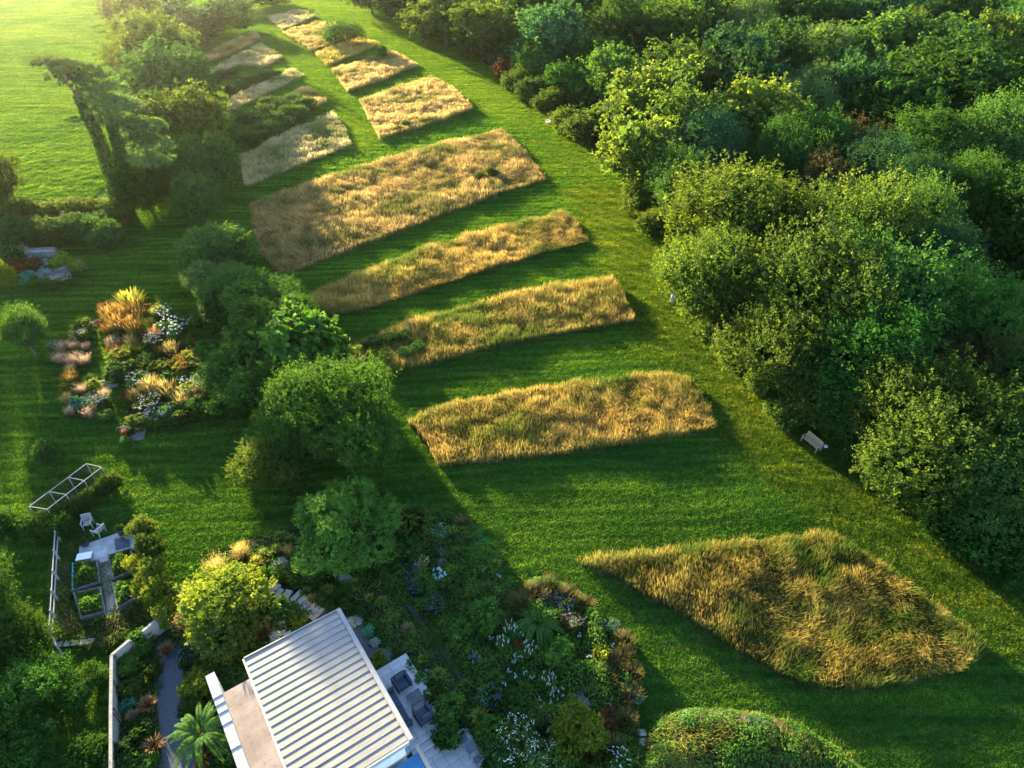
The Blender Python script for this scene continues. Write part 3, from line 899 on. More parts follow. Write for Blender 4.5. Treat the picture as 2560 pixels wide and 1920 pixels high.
HB = [(20, 545, 110), (75, 540, 100), (130, 535, 100), (185, 532, 100), (240, 528, 100), (285, 540, 90), (40, 590, 120), (110, 585, 110), (175, 578, 110), (235, 572, 110), (280, 590, 80)]
hd = empty('field_hedge', at(150, 590), 0, 'thick mixed hedge between the pasture and the lawn', 'hedge')
for i, (px, py, w) in enumerate(HB):
    c = at(px, py, 1.3) - Vector(hd.location)
    r = wide(px, py, w, 1.3) / 2
    k = CR['shrub_olive' if i < 6 else 'shrub'][i % 2]
    link('hedge_clump', k, hd, (c.x, c.y, 1.3), i * 1.7, (r, r, 1.75))

# ------------------------------------------------------------------ shrub belt in the middle
BELT = [
 (529, 640, 185, 'shrub', 5.0, 'round shrub heading the belt by the lawn corner'),
 (545, 705, 150, 'pale', 4.6, 'grey green willow shrub second in the belt'),
 (640, 735, 215, 'dome', 5.2, 'smooth grey green shrub third in the belt'),
 (575, 790, 170, 'shrub_dark', 4.2, 'dark shrub on the garden side of the smooth one'),
 (700, 808, 205, 'dome', 5.5, 'smooth rounded shrub fourth in the belt'),
 (625, 880, 180, 'shrub_dark', 4.5, 'dark shrub in the shade of the big leaved tree'),
 (755, 882, 220, 'bigleaf', 6.5, 'tree with large bright leaves and red flower plumes'),
 (842, 1040, 315, 'dome', 9.5, 'great round evergreen dome beside the nearest strip'),
 (740, 1085, 190, 'dome', 5.2, 'lower lobe of evergreen beside the great dome'),
 (690, 1165, 160, 'spiky', 3.6, 'dark conifer like shrub with a yellow lit side'),
 (660, 985, 150, 'shrub_dark', 4.0, 'dark shrub below the big leaved tree'),
 (600, 1000, 120, 'shrub_dark', 2.6, 'dark low shrub at the border edge'),
 (565, 930, 130, 'shrub', 2.6, 'green low shrub beside the flower border'),
 (868, 1330, 225, 'layered', 5.6, 'bright green layered maple above the stone steps'),
]
for px, py, w, kind, h, lab in BELT:
    tree(lab, px, py, w, kind, h, 'garden_tree' if h > 6 else 'large_shrub', 'tree' if h > 6 else 'shrub', 'shrub belt between lawn and meadow', k=1.1)

# ------------------------------------------------------------------ house and terraces
M['zinc'] = surf('pale_zinc_roof', (.135, .13, .122), (.215, .205, .19), 1.2, .45, .05, .005, .4, (.6, 4, 1))
M['zinc_grey'] = surf('grey_zinc_trim', (.15, .165, .18), (.20, .215, .225), 2.0, .45, .05, .005, .4)
M['cap'] = surf('coping_metal', (.24, .245, .245), (.36, .36, .345), 1.5, .4, .12, .02, .4)
M['flatroof'] = surf('pinkish_flat_roof', (.20, .155, .14), (.33, .27, .25), .9, .7, .1, .01, .2)
M['render'] = surf('pale_render', (.55, .52, .46), (.66, .63, .57), 2.0, .9, .15, .01)
M['blueroof'] = surf('blue_grey_roof', (.02, .10, .22), (.035, .16, .32), 1.5, .35, .05, .005, .4, (1, .3, 1))
M['paving'] = surf('porcelain_paving', (.30, .31, .33), (.40, .41, .43), 1.6, .75, .1, .005, .2)
M['joint'] = surf('dark_joint', (.05, .05, .055), (.09, .09, .09), 5, .95)
M['fabric'] = surf('slate_blue_fabric', (.022, .035, .052), (.034, .05, .07), 6, .9, .2, .004)
M['fabric2'] = surf('slate_blue_cushion', (.028, .047, .068), (.04, .062, .088), 5, .9, .2, .004)
M['darkmetal'] = surf('dark_metal', (.03, .035, .045), (.05, .055, .07), 8, .5, .1, .002, .4)
M['slate'] = surf('slate_slats', (.045, .055, .075), (.07, .085, .11), 6, .6, .2, .003)
gm, gnt, gout = new_mat('window_glass')
principled(gnt, gout, (.02, .03, .04), .06, .8)
M['glass'] = gm

HO, RZ = Vector((-9.21, 21.44, 0)), math.atan2(.5671, .82365)
def ab(s, t, z=0.0):
    """house frame: s along the seams, t along the ridge towards the viewer"""
    return Vector((HO.x + .82365 * s + .5671 * t, HO.y + .5671 * s - .82365 * t, z))
house = empty('house', HO, RZ, 'low modern house with pale standing seam metal roof', 'house')
def hb(s0, s1, t0, t1, z0, z1):
    return MB().box(((s0 + s1) / 2, -(t0 + t1) / 2, (z0 + z1) / 2), (s1 - s0, t1 - t0, z1 - z0))
wz = [(-4.95, -.35, 0), (-.5, -.35, 0), (-.5, -8.4, 0), (-4.95, -8.4, 0), (-4.95, -.35, 3.52), (-.5, -.35, 3.52), (-.5, -8.4, 4.12), (-4.95, -8.4, 4.12)]
MB().add(wz, [(0, 1, 2, 3), (7, 6, 5, 4), (0, 4, 5, 1), (1, 5, 6, 2), (2, 6, 7, 3), (3, 7, 4, 0)]).obj('wall', M['render'], house)
for k in range(4):
    t0 = 2.6 + k * 1.35
    w = hb(-.497, -.44, t0, t0 + 1.3, .5, 2.75).obj('window', M['darkmetal'], house)
    hb(-.438, -.43, t0 + .07, t0 + 1.23, .58, 2.68).obj('pane', M['glass'], w)
RL = 8.69
roof = hb(-5.2, -.02, .02, RL - .03, 3.85, 3.97).obj('roof', M['zinc_grey'], house)
NP = 20
pitch = (RL - .2) / NP
pan = MB()
pan.box((-2.71, 0, .012), (4.94, pitch - .004, .024))
pan.box((-2.71, pitch / 2 - .016, .034), (4.94, .024, .036))
pme = pan.mesh('roof_panel', M['zinc'])
for k in range(NP):
    link('roof_panel', pme, roof, (0, -(.11 + pitch * (k + .5)), 3.972), 0, (1, 1, 1 + .12 * math.sin(k * 2.7)))
hb(-5.2, -.02, .0, .07, 3.98, 4.05).obj('ridge_trim', M['zinc'], roof)
hb(-.225, 0.0, .075, RL, 3.975, 4.06).obj('gutter', M['zinc_grey'], roof)
hb(-5.29, -5.205, .03, RL, 3.86, 3.985).obj('fascia', M['cap'], roof)
hb(-5.2, -.23, RL - .02, RL + .05, 3.80, 4.03).obj('fascia', M['cap'], roof)
roof.location = (.043, -.08, -.27)
roof.rotation_euler = (-.0747, 0, -.0107)
# flat roof and parapet
hb(-6.58, -4.96, .62, 9.6, 0, 2.88).obj('wall', M['render'], house)
hb(-6.6, -5.0, .5, 9.7, 2.885, 3.0).obj('flat_roof', M['flatroof'], house)
par = hb(-7.0, -6.605, -.45, 9.6, 0, 3.52).obj('parapet', M['render'], house)
cuts = [-.5, .95, 1.38, 1.85, 2.5, 3.85, 5.2, 6.6, 8.0, 9.65]
for c0, c1 in zip(cuts[:-1], cuts[1:]):
    m = hb(-7.05, -6.6, c0 + .012, c1 - .012, 3.525, 3.575)
    m.box((-6.825, -(c1 - .05), 3.585), (.452, .05, .03))
    m.obj('coping', M['cap'], par)
# lower blue roof
low = hb(-5.0, -.02, 8.6, 13.2, 3.15, 3.25).obj('lower_roof', M['zinc_grey'], house)
for k in range(4):
    m = hb(-4.98, -.04, 8.61 + k * 1.12, 8.61 + k * 1.12 + 1.1, 3.255, 3.275)
    m.obj('glazed_panel', M['blueroof'], low)
hb(-.018, .17, 8.3, 13.2, 3.14, 3.32).obj('fascia', M['zinc_grey'], low)
hb(-4.9, -.3, 8.65, 12.9, 0, 3.14).obj('wall', M['render'], house)
MB().lathe((-2.1, -9.2, 3.276), [(.06, 0), (.06, .16), (.09, .17), (.08, .22), (.02, .24)], 12).obj('roof_vent', M['cap'], house, smooth=True)

def paved(name, s0, s1, t0, t1, z, ds, dt, edge=None):
    base = MB().box((0, 0, 0), (s1 - s0 - .01, t1 - t0 - .01, max(z, .05)))
    me = base.obj(name, M['joint'], None, loc=ab((s0 + s1) / 2, (t0 + t1) / 2, z / 2 - .02), rz=RZ)
    me['kind'] = 'structure'
    q = MB().box((0, 0, 0), (ds - .012, dt - .012, .03)).mesh('paving_slab', M['paving'])
    ns, nt_ = int(round((s1 - s0) / ds)), int(round((t1 - t0) / dt))
    for i in range(ns):
        for j in range(nt_):
            o = link('paving_slab', q, me, (-(s1 - s0) / 2 + ds * (i + .5), (t1 - t0) / 2 - dt * (j + .5), z / 2 + .021 + random.uniform(0, .003)))
    return me
up = paved('upper_terrace', -.45, 2.40, 2.25, 6.75, .42, .57, .5625)
cp = MB()
for k in range(5):
    MB().box((0, 0, 0), (.56, .30, .05)).obj('paving_slab', M['paving'], up, loc=(-1.43 + .575 * (k + .5), -2.25 - .16, .225))
hb2 = lambda s0, s1, t0, t1, z0, z1, nm, mt, bev=0.0: MB().box((0, 0, 0), (s1 - s0, t1 - t0, z1 - z0)).obj(nm, mt, None, bev, loc=ab((s0 + s1) / 2, (t0 + t1) / 2, (z0 + z1) / 2), rz=RZ)
rw = hb2(-.45, 2.42, 6.78, 7.04, 0, .36, 'terrace_edge_wall', M['paving'])
rw['kind'] = 'structure'
st = empty('terrace_steps', ab(.85, 7.3), RZ, 'two broad pale stone steps joining the terraces', 'steps')
for k, (t0, t1, z) in enumerate(((7.05, 7.42, .30), (7.42, 7.80, .15))):
    MB().box((0, 7.3 - (t0 + t1) / 2, z / 2), (1.42, t1 - t0 - .004, z)).obj('step', M['paving'], st, .01)
lo = paved('lower_terrace', -.28, 3.14, 7.55, 13.25, .10, .57, .57)

def armchair(label, s, t, rz):
    o = empty('armchair', ab(s, t, .437), RZ + rz, label, 'armchair', 'padded chairs on the upper terrace')
    MB().box((0, 0, .22), (.58, .78, .14)).obj('seat_base', M['fabric'], o, .02)
    MB().box((0, -.07, .345), (.56, .60, .13)).obj('seat_cushion', M['fabric2'], o, .04)
    for sx in (-1, 1):
        MB().box((sx * .36, 0, .36), (.15, .82, .44)).obj('arm', M['fabric'], o, .02)
    MB().box((0, .345, .40), (.58, .13, .48)).obj('back', M['fabric'], o, .02)
    MB().box((0, .235, .52), (.54, .13, .34), rx=-.2).obj('back_cushion', M['fabric2'], o, .04)
    for sx in (-1, 1):
        for sy in (-1, 1):
            MB().box((sx * .40, sy * .37, .07), (.035, .035, .14)).obj('leg', M['darkmetal'], o)
    return o
armchair('slate blue padded armchair with its back to the gravel bed', 1.36, 3.80, 0.04)
armchair('slate blue padded armchair with its back to the steps', 1.48, 6.02, math.pi + .08)
so = empty('sofa', ab(.42, 4.98, .437), RZ - math.pi / 2, 'long slate blue sofa half hidden under the roof edge', 'sofa')
MB().box((0, 0, .22), (1.95, .78, .14)).obj('seat_base', M['fabric'], so, .02)
for k in (-1, 1):
    MB().box((k * .47, .07 * 0 - .07, .345), (.92, .6, .13)).obj('seat_cushion', M['fabric2'], so, .04)
    MB().box((k * 1.05, 0, .36), (.16, .82, .44)).obj('arm', M['fabric'], so, .02)
    MB().box((k * .47, .235, .52), (.9, .13, .34), rx=-.2).obj('back_cushion', M['fabric2'], so, .04)
    for sy in (-1, 1):
        MB().box((k * 1.08, sy * .37, .07), (.035, .035, .14)).obj('leg', M['darkmetal'], so)
MB().box((0, .345, .40), (1.95, .13, .48)).obj('back', M['fabric'], so, .02)
so.rotation_euler.z = RZ - math.pi / 2 + math.pi       # the back stands against the house wall
tb = empty('coffee_table', ab(1.55, 5.0, .437), RZ, 'low square coffee table with a slatted dark top', 'table')
for k in range(10):
    MB().box((-.342 + .076 * k, 0, .40), (.062, .70, .025)).obj('slat', M['slate'], tb)
MB().box((0, .33, .37), (.76, .04, .035)).box((0, -.33, .37), (.76, .04, .035)).obj('frame', M['darkmetal'], tb)
for sx in (-1, 1):
    for sy in (-1, 1):
        MB().box((sx * .35, sy * .32, .18), (.04, .04, .36)).obj('leg', M['darkmetal'], tb)
bt = empty('bistro_table', ab(2.62, 8.78, .118), RZ, 'small dark bistro table on the lower terrace', 'table')
MB().box((0, 0, .71), (.42, .62, .025)).obj('table_top', M['slate'], bt, .005)
for sx in (-1, 1):
    MB().bar((sx * .18, -.24, 0), (sx * .18, .24, .69), .022).obj('leg', M['darkmetal'], bt)
    MB().bar((sx * .15, .24, 0), (sx * .15, -.24, .69), .022).obj('leg', M['darkmetal'], bt)
def folding_chair(label, s, t, rz):
    o = empty('folding_chair', ab(s, t, .118), RZ + rz, label, 'chair', 'folding chairs on the lower terrace')
    for k in range(5):
        MB().box((0, -.16 + k * .08, .45), (.38, .06, .018)).obj('seat_slat', M['slate'], o)
    for k in range(2):
        MB().box((0, .255 + k * .01, .70 + k * .12), (.40, .018, .07)).obj('back_slat', M['slate'], o)
    for sx in (-1, 1):
        MB().bar((sx * .19, -.22, 0), (sx * .19, .27, .86), .024).obj('frame_leg', M['darkmetal'], o)
        MB().bar((sx * .17, .24, 0), (sx * .17, -.18, .44), .022).obj('frame_leg', M['darkmetal'], o)
folding_chair('folding slatted chair at the house end of the bistro table', 2.60, 8.15, 0)
folding_chair('folding slatted chair at the far end of the bistro table', 2.66, 9.42, math.pi)

# ------------------------------------------------------------------ garden furniture and hard landscape
M['teak'] = surf('weathered_teak', (.24, .17, .11), (.36, .27, .18), 3, .8, .3, .005, .2, (1, 6, 6))
M['greywood'] = surf('silvery_wood', (.25, .25, .24), (.40, .39, .37), 3, .85, .3, .005, .2, (1, 6, 6))
M['sleeper'] = surf('grey_sleeper', (.075, .073, .07), (.17, .16, .15), 2, .9, .5, .01, .2, (.6, 5, 5))
M['board'] = surf('silvered_boards', (.20, .19, .17), (.36, .34, .30), 2, .88, .4, .008, .2, (.5, 5, 6))
M['stone'] = surf('lichened_stone', (.10, .10, .095), (.24, .235, .215), 2.2, .92, .6, .03)
M['step_stone'] = surf('step_stone', (.22, .21, .19), (.38, .36, .32), 2.0, .9, .4, .015)
M['gravel'] = surf('blue_grey_gravel', (.025, .03, .04), (.11, .125, .15), 22, .95, .9, .02, world_space=True)
M['pea'] = surf('buff_pea_gravel', (.12, .11, .09), (.36, .33, .27), 18, .95, .9, .02, world_space=True)
M['concrete'] = surf('mottled_slate_slab', (.20, .21, .22), (.42, .43, .44), 1.4, .85, .4, .02)
M['white'] = surf('off_white_paint', (.66, .66, .65), (.76, .76, .75), 3, .6, .05, .003)
M['bluetarp'] = surf('turquoise_board', (.01, .22, .30), (.03, .34, .42), 2, .6, .1, .01)
M['pot'] = surf('dark_clay_pot', (.035, .035, .035), (.08, .075, .07), 4, .8, .2, .005)

def bench(label, p, rz):
    o = empty('garden_bench', p, rz, label, 'bench')
    for k in range(5):
        MB().box((0, -.20 + k * .095, .44), (1.50, .075, .025)).obj('seat_slat', M['teak'], o)
    MB().bar((-.75, .27, .88), (.75, .27, .88), .06, .07).obj('top_rail', M['teak'], o)
    MB().bar((-.75, .25, .52), (.75, .25, .52), .04, .05).obj('back_rail', M['teak'], o)
    for k in range(15):
        x = -.66 + k * .094
        MB().bar((x, .252, .54), (x, .268, .85), .055, .018).obj('back_slat', M['teak'], o)
    for sx in (-1, 1):
        MB().bar((sx * .74, -.25, 0), (sx * .74, -.25, .64), .06).obj('leg', M['teak'], o)
        MB().bar((sx * .74, .22, 0), (sx * .74, .28, .90), .06).obj('leg', M['teak'], o)
        MB().bar((sx * .74, -.30, .655), (sx * .74, .26, .655), .07, .03).obj('arm_rest', M['teak'], o)
        MB().bar((sx * .74, -.25, .40), (sx * .74, .22, .40), .04, .06).obj('side_rail', M['teak'], o)
    return o
v = at(2044, 1119) - at(2009, 1090)
bench('weathered teak bench at the wood edge facing the grass strips', at(2026, 1116), math.atan2(v.y, v.x))
MB().lathe((0, 0, 0), [(.10, 0), (.17, .05), (.15, .14), (.06, .19)], 9).obj('white_stone', M['white'], None, loc=at(2064, 1118), smooth=True)
tag(bpy.data.objects['white_stone'], 'small white lump lying in the leaves behind the bench end', 'stone')

def garden_chair(label, px, py, rz, mat):
    o = empty('garden_armchair', at(px, py), rz, label, 'chair', 'wooden garden armchairs')
    for k in range(6):
        MB().box((-.21 + k * .085, -.02, .42), (.07, .50, .022)).obj('seat_slat', mat, o)
        MB().bar((-.21 + k * .085, .24, .46), (-.21 + k * .085, .36, .86), .06, .018).obj('back_slat', mat, o)
    MB().bar((-.29, .365, .90), (.29, .365, .90), .05, .06).obj('top_rail', mat, o)
    for sx in (-1, 1):
        MB().bar((sx * .28, -.27, 0), (sx * .28, -.27, .63), .055).obj('leg', mat, o)
        MB().bar((sx * .28, .20, 0), (sx * .28, .36, .92), .055).obj('leg', mat, o)
        MB().bar((sx * .29, -.33, .645), (sx * .29, .30, .645), .08, .03).obj('arm_rest', mat, o)
    return o
garden_chair('silvery armchair by the rock garden facing the lawn', 206, 674, math.radians(60), M['greywood'])
garden_chair('silvery armchair with slanted back beside the vegetable plot', 224, 1317, math.radians(20), M['greywood'])
garden_chair('silvery armchair seen from behind beside the vegetable plot', 252, 1336, math.radians(-105), M['greywood'])
def adirondack(label, px, py, rz):
    o = empty('adirondack_chair', at(px, py), rz, label, 'chair')
    for k in range(5):
        MB().box((0, -.22 + k * .11, .36 - k * .028), (.54, .095, .02), rx=-.22).obj('seat_slat', M['white'], o)
        x = -.22 + k * .11
        MB().bar((x * .8, .24, .24), (x * 1.15, .55, .98 + .08 * (1 - abs(k - 2) / 2)), .09, .02).obj('back_slat', M['white'], o)
    for sx in (-1, 1):
        MB().bar((sx * .30, -.30, 0), (sx * .30, -.30, .53), .09, .03).obj('leg', M['white'], o)
        MB().bar((sx * .28, -.32, .34), (sx * .28, .62, .02), .03, .11).obj('side_rail', M['white'], o)
        MB().box((sx * .36, .02, .55), (.14, .74, .025)).obj('arm_rest', M['white'], o)
    return o
adirondack('white slatted lawn chair where the mown ride meets the wood', 1370, 309, math.radians(-75))

def rock(name, label, px, py, w, hgt, seed, group=None, rz=0.0, ly=.8, z0=0.0):
    R = np.random.default_rng(seed)
    n, m = 11, 6
    s = wide(px, py, w, .2) / 2
    V, F = [], []
    for i in range(m):
        ph = i / (m - 1) * math.pi / 2
        for k in range(n):
            a = k * 2 * math.pi / n
            q = R.uniform(.82, 1.12)
            V.append((math.cos(a) * math.cos(ph) ** .6 * s * q, math.sin(a) * math.cos(ph) ** .6 * s * ly * q, math.sin(ph) ** .8 * hgt * R.uniform(.9, 1.05)))
    for i in range(m - 1):
        for k in range(n):
            F.append((i * n + k, i * n + (k + 1) % n, (i + 1) * n + (k + 1) % n, (i + 1) * n + k))
    o = MB().add(V, F).obj(name, M['stone'], None, loc=at(px, py, z0), rz=rz)
    return tag(o, label, 'rock', group)
rock('boulder', 'large pale boulder at the foot of the maple', 864, 1452, 34, .55, 1)
rock('boulder', 'long low rock arching under the maple edge', 768, 1400, 62, .25, 2, rz=.5, ly=.35)
rock('boulder', 'flat pale rock just below the long low one', 762, 1414, 26, .2, 3)
rock('boulder', 'grey boulder among grasses close to the roof corner', 704, 1563, 26, .4, 4)
rock('boulder', 'standing boulder at the end of the timber wall by the lawn', 446, 1498, 24, .8, 5, ly=.5)
rock('boulder', 'rust stained boulder in the white flowered corner bed', 1289, 1827, 32, .3, 6)
rock('boulder', 'small rock at the tip of the stone steps', 728, 1500, 12, .15, 7)

# stump with a tuft of grass
sp = MB()
sp.tube([(0, 0, 0), (.02, 0, .5), (-.03, .02, 1.0), (-.02, 0, 1.35)], [.30, .22, .17, .03], 9)
sp.tube([(.1, 0, .6), (.16, .02, 1.0), (.17, .02, 1.22)], [.14, .09, .02], 7)
sp.tube([(-.12, 0, 0), (-.2, 0, .45), (-.24, 0, .62)], [.16, .1, .03], 7)
tag(sp.obj('tree_stump', M['greywood'], None, loc=at(1681, 756), smooth=True), 'tall splintered grey stump standing on the mown ride', 'stump')

# stone steps between house and lawn
SS = [(648, 1462, 20), (664, 1470, 16), (676, 1476, 16), (687, 1483, 18), (700, 1490, 22), (720, 1492, 24), (741, 1497, 26), (753, 1507, 22), (764, 1515, 22), (774, 1522, 22), (783, 1529, 22), (792, 1535, 20)]
sst = empty('stone_steps', at(720, 1500), 0, 'curving flight of rough stone steps beside the roof corner', 'steps')
for k, (px, py, w) in enumerate(SS):
    a, b_ = SS[max(k - 1, 0)], SS[min(k + 1, len(SS) - 1)]
    d = at(b_[0], b_[1]) - at(a[0], a[1])
    q = at(px, py) - at(720, 1500)
    z = .55 - .045 * k
    MB().box((0, 0, 0), (.30 + .06 * (k % 3), .95 if k not in (4, 5) else .6, z), random.uniform(-.12, .12)).obj('step', M['step_stone'], sst, .02, loc=(q.x, q.y, z / 2), rz=math.atan2(d.y, d.x))
s2 = empty('paver_steps', at(190, 1611), 0, 'row of small square stepping slabs below the vegetable plot', 'steps')
for k, px in enumerate((150, 170, 190, 210, 230)):
    q = at(px, 1612 - k * .8) - at(190, 1611)
    MB().box((0, 0, 0), (.34, .34, .06)).obj('slab', M['step_stone'], s2, .01, loc=(q.x, q.y, .05 + .05 * k), rz=.1)
s3 = empty('stepping_stones', at(1606, 1870), 0, 'pale stepping stones beside the planted mound', 'stepping stones')
for k, (px, py) in enumerate(((1604, 1832), (1606, 1856), (1604, 1882), (1606, 1908), (1608, 1932))):
    q = at(px, py) - at(1606, 1870)
    MB().box((0, 0, .03), (.46, .36, .05), .2 * math.sin(k * 3)).obj('slab', M['step_stone'], s3, .01, loc=(q.x, q.y, 0))
def deck_steps(label, pts, px, py, n, w, d, rz):
    o = empty('sleeper_steps', at(px, py), rz, label, 'steps', 'sleeper steps of the flower borders')
    for k in range(n):
        MB().box((0, (k - (n - 1) / 2) * d, .05 + .04 * k), (w, d - .02, .12)).obj('sleeper', M['sleeper'], o, .01)
deck_steps('two short sleeper steps at the far end of the grass walk', None, 231, 813, 3, 1.1, .28, .15)
deck_steps('sleeper steps crossing the middle of the grass walk', None, 272, 962, 4, 1.7, .28, .25)
deck_steps('sleeper steps at the near foot of the grass walk', None, 334, 1090, 5, 1.8, .28, .2)

# timber retaining walls left of the gravel
def plank_wall(label, pts, h=1.25, n=7):
    o = empty('timber_wall', pts[0], 0, label, 'wall', 'boarded timber walls')
    for a, b_ in zip(pts[:-1], pts[1:]):
        qa, qb = a - pts[0], b_ - pts[0]
        for k in range(n):
            z = (k + .5) * h / n
            off = random.uniform(-.008, .008)
            MB().bar((qa.x + off, qa.y + off, z), (qb.x + off, qb.y + off, z), .09, h / n - .012).obj('plank', M['board'], o)
        L = (qb - qa).length
        for k in range(int(L / 1.6) + 1):
            q = qa + (qb - qa) * (k * 1.6 / L)
            s_ = (qb - qa).normalized().cross(Vector((0, 0, 1)))
            MB().box((q.x - s_.x * .1, q.y - s_.y * .1, h / 2), (.09, .09, h)).obj('post', M['sleeper'], o)
        MB().bar((qa.x, qa.y, h + .022), (qb.x, qb.y, h + .022), .16, .04).obj('capping', M['board'], o)
H_ = 1.25
zz = lambda px, py: Vector((at(px, py, H_).x, at(px, py, H_).y, 0))
plank_wall('short boarded wall lit by sun beside the vegetable plot grass', [zz(356, 1579), zz(416, 1529)])
plank_wall('long bent boarded wall beside the curving gravel path', [zz(324, 1600), zz(279, 1638), zz(277, 1780), zz(277, 1960)])

GRAVEL = smooth_poly(poly_px([(400, 1592), (446, 1612), (458, 1660), (455, 1720), (464, 1800), (495, 1890), (510, 1990), (400, 1990), (404, 1860), (390, 1740), (384, 1660)]), 3)
sheet('gravel_path', GRAVEL, .012, M['gravel'])
GR2 = smooth_poly(poly_px([(775, 1540), (806, 1520), (838, 1512), (872, 1530), (905, 1560), (945, 1610), (992, 1648), (945, 1682), (900, 1640)]), 3)
sheet('gravel_bed', GR2, .012, M['gravel'])

# ------------------------------------------------------------------ vegetable plot
PATIO = poly_px([(199, 1368), (305, 1331), (338, 1341), (336, 1376), (290, 1384), (276, 1402), (248, 1410), (199, 1412)])
MB().prism(PATIO, .0, .09).obj('plot_patio', M['concrete'])['kind'] = 'structure'
MB().prism(poly_px([(248, 1410), (276, 1402), (300, 1528), (269, 1538)]), .0, .035).obj('plot_path', M['pea'])['kind'] = 'structure'
def raised_bed(label, pts, mat=None):
    P = poly_px(pts)
    c = sum(P, Vector()) / 4
    o = empty('raised_bed', c, 0, label, 'raised bed', 'raised vegetable beds')
    Q = [p - c for p in P]
    for i in range(4):
        a, b_ = Q[i], Q[(i + 1) % 4]
        d = (b_ - a).normalized() * .09
        MB().bar((a.x + d.x, a.y + d.y, .15), (b_.x + d.x, b_.y + d.y, .15), .13, .30).obj('sleeper', mat if (mat and i == 3) else M['sleeper'], o, .01)
    MB().prism([q * .97 for q in Q], .01, .22).obj('soil', M['soil'], o)
    return P
RB = [raised_bed('raised bed with a turquoise side board', [(187, 1416), (246, 1408), (252, 1460), (187, 1482)], M['bluetarp']),
      raised_bed('raised bed of dark leafy crops nearest the paver steps', [(190, 1490), (254, 1475), (265, 1535), (209, 1550)]),
      raised_bed('raised bed under the golden hedge beside the slate pad', [(276, 1394), (329, 1379), (336, 1432), (287, 1453)]),
      raised_bed('raised bed of bright leafy crops at the path end', [(287, 1466), (342, 1454), (362, 1487), (299, 1526)])]
bx_ = empty('storage_box', at(216, 1400), .25, 'pale two lidded storage box on the slate patio', 'box')
MB().box((0, 0, .22), (.86, .56, .34)).obj('body', M['greywood'], bx_, .01)
for sy in (-1, 1):
    MB().box((0, sy * .145, .405), (.90, .27, .03)).obj('lid', M['white'], bx_, .005)
pd = MB().prism(poly_px([(287, 1352), (322, 1341), (327, 1368), (291, 1378)]), .092, .14).obj('slate_pad', M['slate'])
tag(pd, 'dark square slate pad on the patio corner', 'slab')
def pot(label, px, py, r, h):
    o = empty('planter', at(px, py, .02), 0, label, 'plant pot', 'pots around the vegetable plot patio')
    MB().lathe((0, 0, 0), [(r * .7, 0), (r * .9, h * .5), (r, h), (r * .82, h - .01), (r * .7, h - .06)], 12).obj('pot', M['pot'], o, smooth=True)
    link('plant', CR['shrub_dark'][0], o, (0, 0, h + r * .5), 0, (r * .9, r * .9, r * .8))
pot('dark pot with a clipped plant by the patio corner', 308, 1336, .30, .55)
pot('dark pot of foliage at the chairs end of the patio', 205, 1356, .26, .40)
pot('second dark pot of foliage beside the first', 215, 1364, .28, .36)
tr = empty('planter_trough', at(326, 1344, .02), .3, 'grey tub planted with yellow flowers beside the conifer', 'plant pot')
MB().lathe((0, 0, 0), [(.24, 0), (.30, .3), (.33, .45), (.29, .45), (.27, .40)], 10).obj('pot', M['greywood'], tr)
link('plant', CR['shrub_lime'][0], tr, (0, 0, .52), 0, (.3, .3, .2))

# fruit cage
net, nn, no = new_mat('black_netting')
tr_ = nn.nodes.new('ShaderNodeBsdfTransparent')
df_ = nn.nodes.new('ShaderNodeBsdfDiffuse')
df_.inputs[0].default_value = (.03, .035, .03, 1)
mx_ = nn.nodes.new('ShaderNodeMixShader')
mx_.inputs[0].default_value = .28
nn.links.new(tr_.outputs[0], mx_.inputs[1]); nn.links.new(df_.outputs[0], mx_.inputs[2]); nn.links.new(mx_.outputs[0], no.inputs[0])
C4 = [at(216, 1159, 1.7), at(254, 1168, 1.7), at(118, 1273, 1.7), at(73, 1266, 1.7)]
cg = empty('fruit_cage', (C4[0].x, C4[0].y, 0), 0, 'long fruit cage of thin pale rails and dark netting', 'fruit cage')
L4 = [p - Vector((C4[0].x, C4[0].y, 0)) for p in C4]
lerp = lambda a, b_, t: a + (b_ - a) * t
for a, b_ in ((0, 1), (1, 2), (2, 3), (3, 0)):
    MB().bar(L4[a], L4[b_], .03).obj('rail', M['greywood'], cg)
for t in (1 / 3, 2 / 3):
    MB().bar(lerp(L4[0], L4[3], t), lerp(L4[1], L4[2], t), .028).obj('rail', M['greywood'], cg)
for t in (0, 1 / 3, 2 / 3, 1):
    for a, b_ in ((0, 3), (1, 2)):
        p = lerp(L4[a], L4[b_], t)
        MB().bar((p.x, p.y, 0), (p.x, p.y, p.z - .025), .04).obj('post', M['greywood'], cg)
for a, b_ in ((0, 1), (1, 2), (2, 3), (3, 0)):
    p, q = L4[a], L4[b_]
    MB().add([(p.x, p.y, .02), (q.x, q.y, .02), (q.x, q.y, q.z), (p.x, p.y, p.z)], [(0, 1, 2, 3)]).obj('netting', net, cg)

# post and rail fence
fp = [at(px, py, 1.1) for px, py in ((137, 1328), (134, 1375), (131, 1425), (128, 1475), (125, 1525), (121, 1575), (138, 1612))]
fo = empty('rail_fence', (fp[0].x, fp[0].y, 0), 0, 'thin silvery post and rail fence behind the vegetable plot', 'fence')
for i, p in enumerate(fp):
    q = p - Vector((fp[0].x, fp[0].y, 0))
    MB().box((q.x, q.y, .56), (.09, .09, 1.16)).obj('post', M['greywood'], fo)
    if i:
        r_ = fp[i - 1] - Vector((fp[0].x, fp[0].y, 0))
        for z in (1.05, .6):
            MB().bar((r_.x, r_.y, z), (q.x, q.y, z), .04, .09).obj('rail', M['greywood'], fo)

